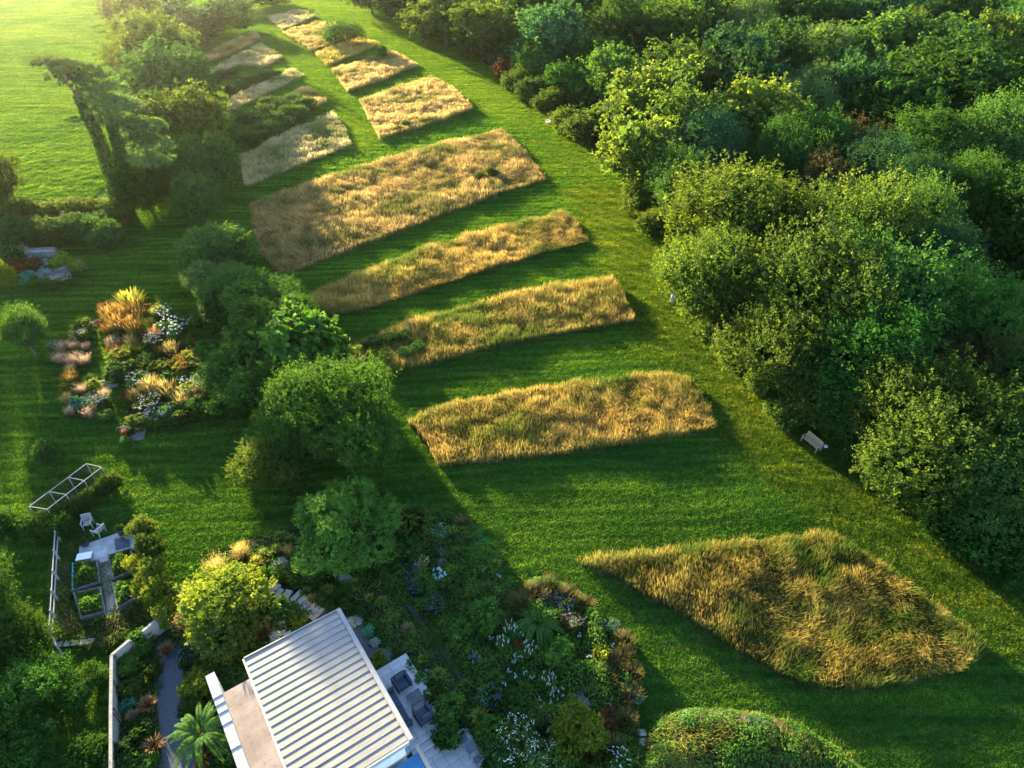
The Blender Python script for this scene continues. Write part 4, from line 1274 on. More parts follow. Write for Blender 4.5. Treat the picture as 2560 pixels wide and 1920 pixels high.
# rock garden
rg = empty('stone_bench', at(112, 640), .08, 'pale stone lintel bench on rubble in the rock garden', 'bench')
MB().box((0, 0, .62), (2.7, .45, .16)).obj('slab', M['step_stone'], rg, .02)
for k in range(9):
    MB().box((-1.2 + k * .3, -.25, .27), (.27, .35, .5 - .06 * (k % 3)), .2 * math.sin(k * 4)).obj('stone', M['stone'], rg, .03)
MB().box((0, .22, .45), (2.7, .25, .9)).obj('back_wall', M['stone'], rg, .03)
dw = empty('dry_stone_wall', at(50, 640), 0, 'dark dry stone wall curving behind the rock garden', 'wall')
for k in range(14):
    for j in range(5):
        MB().box((-2.0 + k * .29 + .1 * (j % 2), 1.4 - .02 * k * k + .9, .12 + .2 * j), (.27, .4, .18), -.06 * k + random.uniform(-.1, .1)).obj('stone', M['stone'], dw, .02)
RS = random.Random(4)
for k in range(16):
    rock('rubble_stone', 'loose stone on the rubble slope of the rock garden', RS.uniform(84, 146), RS.uniform(650, 682), RS.uniform(8, 16), RS.uniform(.15, .35), 40 + k, 'rubble of the rock garden', RS.uniform(0, 3))
MB().box((0, 0, .3), (.5, .4, .6), .4).obj('stone_block', M['stone'], None, .03, loc=at(506, 775))
tag(bpy.data.objects['stone_block'], 'small grey block in the shade under the willow shrub', 'stone')
SKY_ = MB().prism(poly_px([(1700, 1922), (1810, 1922), (1850, 1990), (1690, 1990)]), 0, .5).obj('rooflight', M['slate'])
tag(SKY_, 'dark flat rooflight below the planted mound', 'rooflight')

# ------------------------------------------------------------------ garden plants
M['g_green'] = grass_mat('green_sedge', (.02, .05, .012), (.05, .12, .02), (.12, .19, .05), None, .1, .3)
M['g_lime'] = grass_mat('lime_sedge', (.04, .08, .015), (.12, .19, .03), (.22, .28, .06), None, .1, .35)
M['g_bronze'] = grass_mat('bronze_sedge', (.04, .03, .012), (.13, .085, .04), (.24, .16, .08), None, .1, .35)
M['g_brown'] = grass_mat('russet_grass', (.025, .055, .015), (.075, .08, .025), (.16, .125, .05), None, .1, .35)
M['g_gold'] = grass_mat('golden_oat_grass', (.05, .09, .02), (.22, .19, .05), (.46, .34, .12), None, .1, .45)
M['g_pink'] = grass_mat('pinkish_feather_grass', (.06, .07, .03), (.26, .19, .11), (.46, .33, .23), None, .1, .45)
M['g_orange'] = grass_mat('orange_flowered_blades', (.04, .09, .015), (.14, .15, .03), (.42, .20, .05), None, .1, .4)
M['g_yellow'] = grass_mat('yellow_green_blades', (.05, .10, .015), (.20, .22, .03), (.45, .40, .06), None, .1, .4)
def petal(name, c1, c2):
    return leaf_mat(name, c1, c2, .25, .7, .1, .12, (1, 1, 1))
M['p_white'] = petal('white_petals', (.60, .62, .66), (.80, .82, .84))
M['p_ice'] = petal('ice_blue_petals', (.38, .48, .66), (.62, .72, .84))
M['p_blue'] = petal('violet_blue_petals', (.10, .10, .38), (.24, .24, .60))
M['p_magenta'] = petal('magenta_petals', (.30, .03, .26), (.52, .12, .46))
M['p_red'] = petal('red_petals', (.35, .015, .01), (.60, .06, .03))
M['p_yellow'] = petal('yellow_petals', (.45, .32, .02), (.70, .55, .06))
M['p_mauve'] = petal('mauve_petals', (.30, .22, .34), (.48, .38, .52))
M['leaf_fern'] = leaf_mat('fern_green', (.03, .10, .02), (.08, .20, .04), .35)
M['leaf_silver'] = leaf_mat('silver_leaves', (.16, .20, .18), (.36, .42, .40), .1)
M['leaf_teal'] = leaf_mat('teal_leaves', (.03, .12, .07), (.08, .24, .15), .2)

def tuft_mesh(seed, mat, n=170, h=.8, arch=1.0, width=.03, upright=.3, r0=.12):
    R = np.random.default_rng(seed)
    a = R.uniform(0, 2 * math.pi, n)
    L = R.uniform(.55, 1.0, n)
    lean = np.clip(R.beta(2, 1.4, n) * (1 - upright) + .05, 0, 1)
    out = np.stack([np.cos(a), np.sin(a)], 1)
    b0 = out * (R.random((n, 1)) * r0)
    side = np.stack([-np.sin(a), np.cos(a), np.zeros(n)], 1) * (width * R.uniform(.7, 1.3, n))[:, None]
    rows = []
    for t, w in ((0, .7), (.35, 1.0), (.7, .8), (1.0, 0)):
        rr = lean * L * t ** 1.25 * arch
        z = h * L * (t * 1.35 - lean * .85 * t ** 2.2 - (1 - lean) * .3 * t)
        P = np.concatenate([b0 + out * rr[:, None], np.maximum(z, .01)[:, None]], 1)
        rows += [P - side * w, P + side * w] if w else [P]
    V = np.stack(rows, 1).reshape(-1, 3)
    i = np.arange(n)[:, None] * 7
    tn = np.clip(R.normal(.5, .2, n), 0, 1)
    return np_mesh('blades', V, [i + np.array([[0, 1, 3, 2]]), i + np.array([[2, 3, 5, 4]]), i + np.array([[4, 5, 6]])], mat,
                   face_attr=[np.concatenate([tn, tn, tn])], point_attr=[np.tile(np.array([0, 0, .35, .35, .7, .7, 1.0]), n)])

def plume_mesh(seed, mat, n=60, h=1.5, spread=.7, per=16, size=.05):
    """airy flower heads on tall stems"""
    R = np.random.default_rng(seed)
    a = R.uniform(0, 2 * math.pi, n)
    ln = R.uniform(.1, spread, n)
    tip = np.stack([np.cos(a) * ln, np.sin(a) * ln, h * R.uniform(.7, 1, n)], 1)
    base = tip * np.array([.15, .15, 0])
    t = R.uniform(.62, 1.0, (n, per))
    C = base[:, None] + (tip - base)[:, None] * t[..., None] + R.normal(size=(n, per, 3)) * .05
    C = C.reshape(-1, 3)
    V, F = leaf_quads(C, unit(R.normal(size=C.shape) + [0, 0, 1.2]), unit(R.normal(size=C.shape)), size * R.uniform(.6, 1.6, len(C)), size * .45)
    s = np.stack([-np.sin(a), np.cos(a), np.zeros(n)], 1) * .008
    V2 = np.stack([base - s, base + s, tip], 1).reshape(-1, 3)
    F2 = np.arange(n * 3).reshape(-1, 3) + len(V)
    hg = np.concatenate([np.full(len(V), 1.0), np.tile([.3, .3, .9], n)])
    return np_mesh('plumes', np.concatenate([V, V2]), [F, F2], mat, face_attr=[np.clip(R.normal(.5, .2, len(F) + len(F2)), 0, 1)], point_attr=[hg])

def fern_mesh(seed, fronds=24, pin=34, rise=.6):
    R = np.random.default_rng(seed)
    Cs, Ds, Ns, Ls = [], [], [], []
    for k in range(fronds):
        a = k * 2 * math.pi / fronds + R.uniform(-.2, .2)
        L = R.uniform(.75, 1.05)
        up_ = rise * R.uniform(.7, 1.2)
        o = np.array([math.cos(a), math.sin(a), 0])
        sd = np.array([-math.sin(a), math.cos(a), 0])
        for j in range(pin):
            t = .08 + .92 * j / (pin - 1)
            P = o * L * t + np.array([0, 0, up_ * (1.9 * t - 2.1 * t * t)])
            tg = unit(o * L + np.array([0, 0, up_ * (1.9 - 4.2 * t)]))
            w = .085 * math.sin(math.pi * min(1, t * .93 + .05)) ** .7 + .02
            for sg in (-1, 1):
                D = unit(sd * sg + tg * .45 + np.array([0, 0, -.18]))
                Cs.append(P + D * w / 2); Ds.append(D); Ns.append(unit(np.cross(tg, sd) * -1 + R.normal(size=3) * .15)); Ls.append(w)
    C, D, N, L = np.array(Cs), np.array(Ds), np.array(Ns), np.array(Ls)
    N[N[:, 2] < 0] *= -1
    V, F = leaf_quads(C, D, N, L * 1.05, .035)
    return np_mesh('fronds', V, F, M['leaf_fern'], face_attr=[np.clip(R.normal(.5, .22, len(F)), 0, 1)])

def head_mesh(seed, mat, style, n=9, h=.75, r=.5, head=.10, per=34, size=.05):
    """globes on stems, upright spikes, or flat flowers over a mound"""
    R = np.random.default_rng(seed)
    a, q = R.uniform(0, 2 * math.pi, n), np.sqrt(R.random(n)) * r
    top = np.stack([np.cos(a) * q, np.sin(a) * q, h * R.uniform(.8, 1.15, n)], 1)
    if style == 'globe':
        C = top[:, None] + unit(R.normal(size=(n, per, 3))) * head * R.uniform(.7, 1.05, (n, per, 1))
        N = unit(C - top[:, None]).reshape(-1, 3)
    elif style == 'spike':
        C = top[:, None] + np.concatenate([R.normal(size=(n, per, 2)) * .025, -R.random((n, per, 1)) * head * 4], 2)
        N = unit(R.normal(size=(n * per, 3)))
    else:
        C = top[:, None] + R.normal(size=(n, per, 3)) * np.array([head, head, head * .4])
        N = unit(R.normal(size=(n * per, 3)) * .5 + [0, 0, 1])
    C = C.reshape(-1, 3)
    V, F = leaf_quads(C, unit(R.normal(size=C.shape)), N, size * R.uniform(.7, 1.3, len(C)), size * .8)
    return np_mesh('flowers', V, F, mat, face_attr=[np.clip(R.normal(.5, .25, len(F)), 0, 1)])

TU = {
 'green': tuft_mesh(1, M['g_green'], 190), 'lime': tuft_mesh(2, M['g_lime'], 190), 'bronze': tuft_mesh(3, M['g_bronze'], 190),
 'spiky': tuft_mesh(4, M['g_green'], 80, .75, 1.0, .05, .25), 'brown': tuft_mesh(5, M['g_brown'], 420, 1.35, .9, .013, .45, .45),
 'gold': tuft_mesh(6, M['g_gold'], 300, 1.2, .9, .016, .45, .4), 'pink': tuft_mesh(7, M['g_pink'], 420, 1.0, .9, .014, .35, .3),
 'orange': tuft_mesh(8, M['g_orange'], 420, 1.35, .9, .022, .5, .5), 'yellow': tuft_mesh(9, M['g_yellow'], 380, 1.1, .9, .022, .4, .4),
 'dark': tuft_mesh(10, M['g_green'], 130, .8, 1.0, .04, .3),
}
PL_G, PL_P = plume_mesh(1, M['g_gold']), plume_mesh(2, M['g_pink'], 60, 1.2, .8, 14, .05)
FERN = [fern_mesh(1), fern_mesh(2, 14, 30, .75)]
HD = {
 'agapanthus': head_mesh(1, M['p_ice'], 'globe', 5, .95, .4, .12, 26, .06),
 'phlox': head_mesh(2, M['p_ice'], 'globe', 20, .80, .6, .11, 18, .07),
 'daisies': head_mesh(3, M['p_white'], 'flat', 26, .70, .8, .04, 6, .06),
 'small_white': head_mesh(4, M['p_white'], 'flat', 60, .62, .9, .04, 3, .045),
 'white_spikes': head_mesh(5, M['p_white'], 'spike', 15, 1.1, .65, .11, 22, .045),
 'blue': head_mesh(6, M['p_blue'], 'flat', 40, .65, .85, .05, 5, .05),
 'blue_spikes': head_mesh(7, M['p_blue'], 'spike', 22, 1.0, .6, .10, 18, .05),
 'magenta': head_mesh(8, M['p_magenta'], 'globe', 14, .75, .55, .09, 20, .06),
 'red': head_mesh(9, M['p_red'], 'flat', 26, .72, .85, .05, 5, .05),
 'yellow': head_mesh(10, M['p_yellow'], 'flat', 30, .72, .85, .05, 5, .05),
 'mauve': head_mesh(11, M['p_mauve'], 'flat', 45, .72, .85, .05, 5, .05),
}
def small_crown(seed, mat, leaf=.11):
    return crown_mesh('foliage', seed, M[mat], twigs=260, per=9, leaf=leaf, up=.45, inner=180, nlobe=9, wild=.06)
SCR = {k: [small_crown(s, m, lf) for s in (1, 2)] for k, (m, lf) in {
 'green': ('leaf_acer', .12), 'dark': ('leaf_mid', .13), 'olive': ('leaf_olive', .12), 'lime': ('leaf_lime', .11), 'rust': ('leaf_rust', .11),
 'silver': ('leaf_silver', .08), 'teal': ('leaf_teal', .13), 'blue': ('leaf_blue', .1), 'bright': ('leaf_acer', .17)}.items()}

_pn = [0]
def place(label, px, py, w, name, cat, group, z0, hz):
    """root and radius of a plant whose middle shows at the pixel"""
    _pn[0] += 1
    r = wide(px, py, w, z0 + .3) / 2 * 1.32
    c = at(px, py, z0 + hz * r)
    o = empty(name, (c.x, c.y, z0), _pn[0] * 2.39996 % 6.283, label, cat, group)
    return o, r
def tuft(label, px, py, w, kind='green', name='ornamental_grass', cat='grass tuft', z0=0.0, plume=None, hk=1.0, group='grass tufts of the garden'):
    o, r = place(label, px, py, w, name, cat, group, z0, .35)
    link('blades', TU[kind], o, None, 0, (r, r, r * hk))
    if plume:
        link('plumes', PL_G if plume == 'gold' else PL_P, o, None, 0, (r, r, r * hk))
    return o
def plant(label, px, py, w, fol='green', hd=None, name='perennial', cat='plant', z0=0.0, tall=.8, group='plants of the flower beds'):
    o, r = place(label, px, py, w, name, cat, group, z0, tall * .5)
    link('foliage', SCR[fol][_pn[0] % 2], o, (0, 0, r * tall * .55), 0, (r, r, r * tall * .75))
    if hd:
        k = max(r, .45)
        link('flowers', HD[hd], o, (0, 0, r * tall * .45), 0, (r, r, k * 1.0))
    return o
def fern(label, px, py, w, i=0, z0=0.0, trunk=0.0, hk=1.0):
    o, r = place(label, px, py, w, 'fern', 'fern', 'ferns of the garden', z0 + trunk, .2)
    o.location.z = z0
    if trunk:
        MB().tube([(0, 0, 0), (.02, 0, trunk * .6), (0, 0, trunk)], [.16, .12, .13], 9).obj('trunk', M['bark'], o)
    link('fronds', FERN[i], o, (0, 0, trunk), 0, (r, r, r * hk))
    return o

def carpet(name, label, poly, mat, dens=60, leaf=.14, hgt=.3, seed=3, cat='ground cover'):
    R = np.random.default_rng(seed)
    n = int(poly_area(poly) * dens)
    Q = scatter(poly, n, R)
    e = np.clip(edge_dist(Q, poly) / .5, 0, 1)
    Z = (.03 + hgt * vnoise(Q[:, 0], Q[:, 1], .8, seed) * R.random(n) ** .5 * 1.3) * (.3 + .7 * e)
    C = np.concatenate([Q, Z[:, None]], 1)
    L = leaf * R.uniform(.6, 1.4, n)
    V, F = leaf_quads(C, unit(R.normal(size=(n, 3)) + [0, 0, .5]), unit(R.normal(size=(n, 3)) * .6 + [0, 0, .8]), L, L * .5)
    tn = np.clip(vnoise(Q[:, 0], Q[:, 1], 1.4, seed + 4) * .8 + R.normal(.1, .15, n), 0, 1)
    return tag(link(name, np_mesh(name, V, F, mat, face_attr=[tn])), label, cat, None, 'stuff')

# ---- perennial garden between house and lawn
PER = smooth_poly(poly_px([(905, 1395), (950, 1320), (1010, 1268), (1100, 1278), (1170, 1295), (1212, 1360), (1262, 1405), (1275, 1455), (1350, 1448), (1440, 1472), (1490, 1530), (1545, 1590), (1580, 1660), (1596, 1760), (1598, 1840), (1596, 1990), (1300, 1990), (1190, 1790), (1125, 1670), (1060, 1580), (1000, 1505), (940, 1430)]), 3)
sheet('bed_soil', PER, .010, M['soil'])
carpet('ground_cover', 'low dark foliage covering the big perennial bed', PER, M['leaf_acer'], 220, .17, .85, 31)
T, P_ = tuft, plant
T('bronze sedge near the head of the perennial bed', 1072, 1358, 52, 'bronze')
P_('feathery olive shrub at the head of the perennial bed', 1017, 1312, 92, 'olive', None, 'shrub', 'shrub', 0, 1.0)
P_('dark rounded shrub below the feathery olive one', 1008, 1372, 90, 'dark', None, 'shrub', 'shrub', 0, .9)
P_('dark leafy plant between maple and bronze sedge', 955, 1370, 70, 'dark', None, 'shrub', 'shrub', 0, .9)
fern('upright pale fern at the top lawn edge of the bed', 1115, 1295, 46, 1, hk=1.7)
P_('blue green leafy clump with small white flowers by the bronze sedge', 1100, 1334, 40, 'teal', 'small_white')
fern('spreading bright fern beside the lawn corner', 1190, 1372, 60, 1)
T('russet upright grass at the top lawn edge', 1156, 1312, 60, 'brown', hk=.7)
T('variegated yellow sedge close to the lawn edge', 1237, 1411, 48, 'lime')
P_('pink flowered clump below the bronze sedge', 1106, 1388, 30, 'green', 'mauve')
P_('magenta phlox clump below the pink one', 1108, 1411, 30, 'green', 'magenta')
P_('big head of pale phlox in the perennial bed', 1099, 1447, 44, 'green', 'phlox')
P_('yellow green clump dotted with white daisies', 1055, 1412, 38, 'lime', 'daisies')
P_('violet blue flowers running down beside the ditch', 1030, 1442, 50, 'dark', 'blue')
P_('violet blue flowers just below the first blue patch', 1040, 1474, 40, 'dark', 'blue')
P_('leafy green clump beside the ditch opposite the clipped ball', 988, 1442, 60, 'green')
T('large green fountain sedge in the middle of the upper bed', 1221, 1470, 60, 'green')
T('dark sedge left behind the large green fountain', 1178, 1484, 52, 'dark')
T('dark sedge above the big pale phlox', 1166, 1408, 44, 'dark')
T('pale edged sedge beside the tall euphorbia', 1168, 1520, 50, 'spiky')
P_('tall rounded euphorbia shrub in the bed middle', 1214, 1546, 78, 'green', None, 'shrub', 'shrub', 0, 1.15)
T('small lime sedge near the ditch', 1111, 1552, 34, 'lime')
P_('bluish flowered clump under the pale phlox', 1090, 1520, 48, 'olive', 'blue')
P_('teal clump beside the ditch', 1080, 1495, 34, 'teal')
for k, (px, py, w) in enumerate([(1300, 1508, 60), (1338, 1482, 62), (1378, 1468, 56), (1420, 1490, 58), (1464, 1512, 50), (1405, 1556, 46), (1562, 1604, 56), (1556, 1644, 56), (1580, 1684, 56), (1512, 1690, 56), (1542, 1660, 52), (1500, 1650, 46), (1576, 1740, 60), (1566, 1800, 56), (1470, 1880, 60), (1540, 1870, 60)]):
    lab = ['russet grass first along the lawn curve', 'russet grass second along the lawn curve', 'russet grass third along the lawn curve', 'russet grass fourth along the lawn curve', 'pinkish russet grass at the lawn curve end', 'russet grass beside the great fern', 'russet grass at the lawn edge above the red stems', 'russet grass inside the lawn edge', 'russet grass bulging onto the lawn', 'russet grass beside the dark agave like sedge', 'russet grass behind the lawn edge row', 'russet grass by the yellow green shrub', 'russet grass low on the lawn edge', 'russet grass just above the stepping stones', 'russet grass beside the big yellow shrub', 'russet grass by the stepping stones'][k]
    T(lab, px, py, w * 1.25, 'brown', hk=.75)
P_('violet flowers among the russet grasses', 1370, 1503, 40, 'dark', 'blue')
P_('violet flowers behind the great fern', 1413, 1517, 44, 'dark', 'blue')
P_('blue flowers at the lawn edge curve', 1530, 1568, 36, 'green', 'blue')
P_('mauve flowered drift right of the great fern', 1430, 1560, 50, 'olive', 'mauve')
fern('great fern spreading wide in the middle of the bed', 1345, 1552, 128, 0, 0, .35, .8)
P_('white spikes under the great fern', 1276, 1578, 42, 'green', 'white_spikes')
P_('white spikes below the euphorbia', 1256, 1612, 40, 'green', 'white_spikes')
P_('white spikes in the bed centre', 1323, 1628, 42, 'green', 'white_spikes')
P_('white spikes above the lime euphorbia', 1372, 1706, 46, 'green', 'white_spikes')
P_('white spikes beside the lime euphorbia', 1393, 1742, 44, 'green', 'white_spikes')
AG = [(1229, 1598), (1305, 1588), (1287, 1642), (1286, 1656), (1300, 1645), (1274, 1681), (1288, 1692), (1311, 1686), (1331, 1696), (1260, 1713), (1438, 1559), (1448, 1590), (1470, 1645), (1438, 1667), (1450, 1692), (1530, 1618), (1562, 1712), (1519, 1763), (1350, 1751), (1376, 1757), (1370, 1830), (1548, 1853), (1247, 1443), (1210, 1430)]
AGL = '''below the euphorbia shrub|beside the great fern's near fronds|first of the close trio in the bed centre|second of the close trio in the bed centre|third of the close trio in the bed centre|first of the line under the bed centre|second of the line under the bed centre|third of the line under the bed centre|last of the line under the bed centre|beside the bright green fountain sedge|high above the mauve drift|between mauve drift and pale feathery shrub|beside the upright yellow green shrub|right below the pale feathery shrub|between pale feathery shrub and russet grass|at the lawn edge under the blue flowers|at the lawn edge beside bulging russet grass|above the rusty leaved plant|beside the white spikes near the lime dome|just before the lime dome|touching the big yellow shrub|among daisies by the stepping stones|beside the variegated yellow sedge|above the large green fountain sedge'''.split('|')
for (px, py), lb in zip(AG, AGL):
    P_('ice blue agapanthus ' + lb, px, py + 6, 26, 'dark', 'agapanthus', 'agapanthus', 'agapanthus', 0, .7, 'agapanthus clumps')
T('green fountain sedge beside the ditch opposite the terrace', 1158, 1622, 50, 'green')
T('bright green fountain sedge in the lower bed', 1237, 1692, 60, 'green')
T('green fountain sedge beside the white spikes', 1311, 1722, 56, 'green')
T('large dark strap leaved sedge near the lawn edge', 1466, 1738, 76, 'spiky')
T('leafy upright sedge at the ditch foot', 1198, 1790, 66, 'lime', hk=1.1)
T('leafy upright sedge by the ditch opposite the armchairs', 1166, 1712, 52, 'green')
T('soft sedge in the shade above the green fountain', 1290, 1660, 40, 'dark')
T('soft sedge beside the pale feathery shrub', 1360, 1650, 44, 'dark')
P_('lavender blue spikes beside the ditch', 1188, 1652, 44, 'blue', 'blue_spikes')
P_('dark blue flowers in the lower bed', 1226, 1748, 56, 'dark', 'blue')
P_('pale feathery shrub in the bed centre', 1397, 1640, 74, 'green', None, 'shrub', 'shrub', 0, 1.1)
P_('upright yellow green shrub near the lawn edge', 1503, 1640, 40, 'lime', None, 'shrub', 'shrub', 0, 1.4)
P_('lime euphorbia dome in the lower bed', 1417, 1728, 28, 'lime', None, 'shrub', 'shrub', 0, 1.2)
P_('silvery blue haze of flowers above the big yellow shrub', 1445, 1765, 50, 'silver', 'blue')
shrub('big rounded yellow green shrub in the bed corner', 1438, 1828, 130, 'shrub_lime', .9)
P_('magenta flowers beside the big yellow shrub', 1357, 1780, 30, 'dark', 'magenta')
P_('purple flowers just under the magenta ones', 1372, 1802, 28, 'dark', 'magenta')
P_('mound of tiny white flowers in the bed corner', 1290, 1868, 112, 'olive', 'small_white', tall=.5)
P_('second mound of tiny white flowers out toward the ditch', 1350, 1895, 80, 'olive', 'small_white', tall=.5)
P_('green mound beside the rust stained boulder', 1315, 1800, 70, 'olive')
P_('leafy mound at the lowest ditch bend', 1225, 1835, 70, 'green')
P_('dark leafy mound by the ditch end', 1250, 1890, 80, 'dark')
P_('white daisies by the stepping stones', 1545, 1905, 60, 'green', 'daisies')
P_('rusty leaved plant above the stepping stones', 1520, 1800, 56, 'rust')
P_('pale green clump at the lawn edge above the stepping stones', 1588, 1740, 36, 'teal')
P_('green filler clump near the bed middle', 1150, 1580, 60, 'green')
P_('dark filler clump under the euphorbia', 1190, 1600, 56, 'dark')
P_('dark filler clump below the bright fountain', 1290, 1765, 70, 'dark')
P_('green filler clump in the lower middle', 1340, 1800, 50, 'green')
P_('red stemmed clump beside the white spikes', 1300, 1612, 34, 'rust')

# ---- green bank between terrace and ditch
BANK = smooth_poly(poly_px([(838, 1440), (905, 1420), (945, 1445), (1005, 1512), (1062, 1585), (1125, 1675), (1185, 1785), (1260, 1930), (1300, 1990), (1240, 1990), (1180, 1850), (1130, 1830), (1100, 1770), (1060, 1705), (1010, 1650), (960, 1600), (900, 1530), (860, 1500)]), 3)
sheet('bank_soil', BANK, .014, M['soil'])
carpet('bank_turf', 'dense bright grassy cover of the bank above the ditch', BANK, M['leaf_acer'], 170, .15, .8, 33)
DITCH = poly_px([(925, 1412), (945, 1430), (1008, 1506), (1066, 1580), (1132, 1672), (1192, 1782), (1270, 1925), (1290, 1925), (1205, 1778), (1142, 1668), (1074, 1574), (1016, 1500), (950, 1424)])
sheet('ditch', DITCH, .018, M['gravel'])
for px, py, w, kd, lab in [(886, 1457, 36, 'lime', 'lime sedge beside the large pale boulder'), (923, 1494, 38, 'lime', 'first of the paired lime sedges on the bank'), (954, 1501, 36, 'lime', 'second of the paired lime sedges on the bank'), (987, 1546, 38, 'lime', 'lime sedge midway down the bank'), (1021, 1574, 42, 'pink', 'sedge with a straw coloured side on the bank'), (1026, 1616, 46, 'green', 'loose green sedge on the bank'), (1057, 1646, 38, 'lime', 'lime sedge above the terrace corner'), (1095, 1684, 50, 'lime', 'large lime sedge above the armchairs'), (1003, 1530, 34, 'green', 'green sedge at the ditch rim'), (965, 1560, 40, 'green', 'green sedge near the gravel bed')]:
    T(lab, px, py, w, kd, z0=.15)
shrub('clipped dark green ball beside the boulder', 858, 1480, 42, 'dome', .95, 'clipped_ball', 'shrub')
P_('silver leaved mound on the gravel bed', 887, 1552, 34, 'silver')
P_('blue grey shrub at the gravel bed head', 915, 1530, 40, 'blue')
P_('lime shrub at the terrace corner', 951, 1650, 42, 'lime', None, 'shrub', 'shrub', 0, 1.0)
P_('lime leaved shrub beside the clipped ball', 819, 1478, 36, 'lime', None, 'shrub', 'shrub')
P_('dark green shrub beside the gravel head', 850, 1525, 60, 'dark', None, 'shrub', 'shrub')
P_('low teal plant on the gravel', 920, 1578, 30, 'teal')
P_('thin grey plant on the gravel beside the roof edge', 935, 1608, 24, 'silver')
P_('white flowered low plant at the terrace rim', 1056, 1700, 40, 'green', 'small_white')
P_('green rim shrub over the terrace edge by the table', 1084, 1735, 58, 'olive')
P_('rounded rim shrub over the terrace edge by the armchair', 1124, 1782, 84, 'green', None, 'shrub', 'shrub')
P_('rim shrub spilling over the terrace beside the sedge', 1035, 1665, 40, 'green')
P_('dark dome shrub between the two terraces', 1118, 1848, 66, 'dark', None, 'shrub', 'shrub', 0, .9)
P_('blue grey shrub behind the dark dome', 1150, 1815, 50, 'blue', None, 'shrub', 'shrub')
P_('hedge clump on the rim of the lower terrace', 1212, 1840, 44, 'green', None, 'shrub', 'shrub')
P_('second hedge clump on the rim of the lower terrace', 1242, 1892, 44, 'green', None, 'shrub', 'shrub')
P_('third hedge clump at the lowest terrace corner', 1266, 1932, 48, 'green', None, 'shrub', 'shrub')

# ---- sunlit bed between vegetable plot, steps and roof
SUNBED = smooth_poly(poly_px([(420, 1500), (500, 1420), (590, 1370), (690, 1325), (790, 1320), (860, 1420), (840, 1490), (800, 1530), (780, 1545), (600, 1650), (620, 1700), (520, 1690), (545, 1760), (590, 1940), (505, 1960), (470, 1800), (460, 1700), (455, 1620), (430, 1570)]), 3)
sheet('bed_soil', SUNBED, .011, M['soil'])
carpet('ground_cover', 'low mixed foliage covering the sunny bed above the roof', SUNBED, M['leaf_mid'], 140, .15, .4, 35)
tree('wide golden green shrub tree between steps and gravel path', 562, 1490, 185, 'shrub_lime', 3.4, 'large_shrub', 'shrub')
tree('darker lower half of the golden shrub beside the roof', 560, 1590, 150, 'shrub_olive', 2.6, 'large_shrub', 'shrub')
T('tall golden oat grass at the lawn tip of the sunny bed', 606, 1388, 62, 'gold', plume='gold')
T('golden oat grass spreading over the lawn edge', 548, 1432, 80, 'gold', plume='gold')
T('golden oat grass beside the standing boulder', 470, 1500, 60, 'gold', plume='gold')
T('orange tinted oat grass above the rusty tuft', 470, 1566, 84, 'gold', plume='gold')
T('orange tinted oat grass leaning on the golden shrub', 505, 1545, 70, 'gold', plume='gold')
T('slender straw grass behind the long low rock', 724, 1385, 40, 'gold', hk=1.4)
for px, py, w, kd, lab in [(659, 1384, 50, 'lime', 'lime sedge beside the golden oat tip'), (690, 1372, 44, 'lime', 'lime sedge along the lawn edge'), (640, 1410, 46, 'yellow', 'yellow bladed clump in the sunny bed'), (699, 1338, 44, 'lime', 'tall lime clump at the lawn rim'), (726, 1352, 60, 'dark', 'dark sedge at the lawn rim under the maple'), (775, 1358, 70, 'dark', 'second dark sedge at the lawn rim under the maple'), (676, 1548, 56, 'lime', 'lime strap leaved clump by the roof corner'), (655, 1578, 64, 'bronze', 'bronze sedge drooping toward the roof'), (690, 1585, 46, 'bronze', 'small bronze sedge at the roof edge'), (765, 1480, 46, 'green', 'green clump above the lower stone steps'), (782, 1500, 34, 'gold', 'straw tinted clump at the lower stone steps'), (668, 1505, 40, 'pink', 'pinkish grass below the upper stone steps')]:
    T(lab, px, py, w, kd)
for px, py, w, fo_, hd_, lab in [(676, 1436, 60, 'green', None, 'green mound above the upper stone steps'), (640, 1440, 44, 'olive', None, 'olive mound beside the upper stone steps'), (708, 1415, 40, 'silver', None, 'silver variegated mound in the sunny bed'), (727, 1440, 54, 'olive', None, 'olive mound in the middle of the sunny bed'), (755, 1450, 50, 'dark', None, 'dark mound under the maple side'), (790, 1440, 56, 'dark', None, 'dark mound before the large boulder'), (805, 1495, 40, 'dark', None, 'small dark mound at the stone steps foot'), (715, 1525, 66, 'dark', None, 'dark shrub just below the stone steps'), (745, 1545, 44, 'lime', None, 'lime mound at the roof corner'), (700, 1610, 60, 'silver', None, 'grey green mound along the roof edge'), (640, 1530, 50, 'olive', None, 'olive mound under the pinkish grass'), (490, 1610, 60, 'green', 'mauve', 'lilac flowered clump beside the gravel path'), (472, 1645, 44, 'dark', 'blue', 'blue flowered clump on the gravel edge'), (488, 1710, 74, 'lime', None, 'lime shrub beside the parapet end'), (520, 1660, 70, 'olive', None, 'olive shrub behind the parapet end'), (478, 1758, 50, 'olive', None, 'olive mound above the tree fern'), (545, 1640, 60, 'green', 'small_white', 'white dotted clump by the roof side'), (575, 1660, 60, 'dark', None, 'dark shrub in the shade of the roof side'), (600, 1690, 50, 'dark', None, 'dark fern like filler in the roof corner'), (560, 1900, 60, 'dark', None, 'dark shrub at the parapet foot'), (520, 1905, 50, 'rust', None, 'rusty orange shrub under the tree fern'), (455, 1500, 34, 'silver', 'mauve', 'pale lilac flowers beside the standing boulder'), (430, 1520, 50, 'lime', None, 'lime mound by the short boarded wall')]:
    P_(lab, px, py, w, fo_, hd_)
fern('large golden green tree fern beside the parapet', 500, 1828, 145, 0, 0, .9, .75)

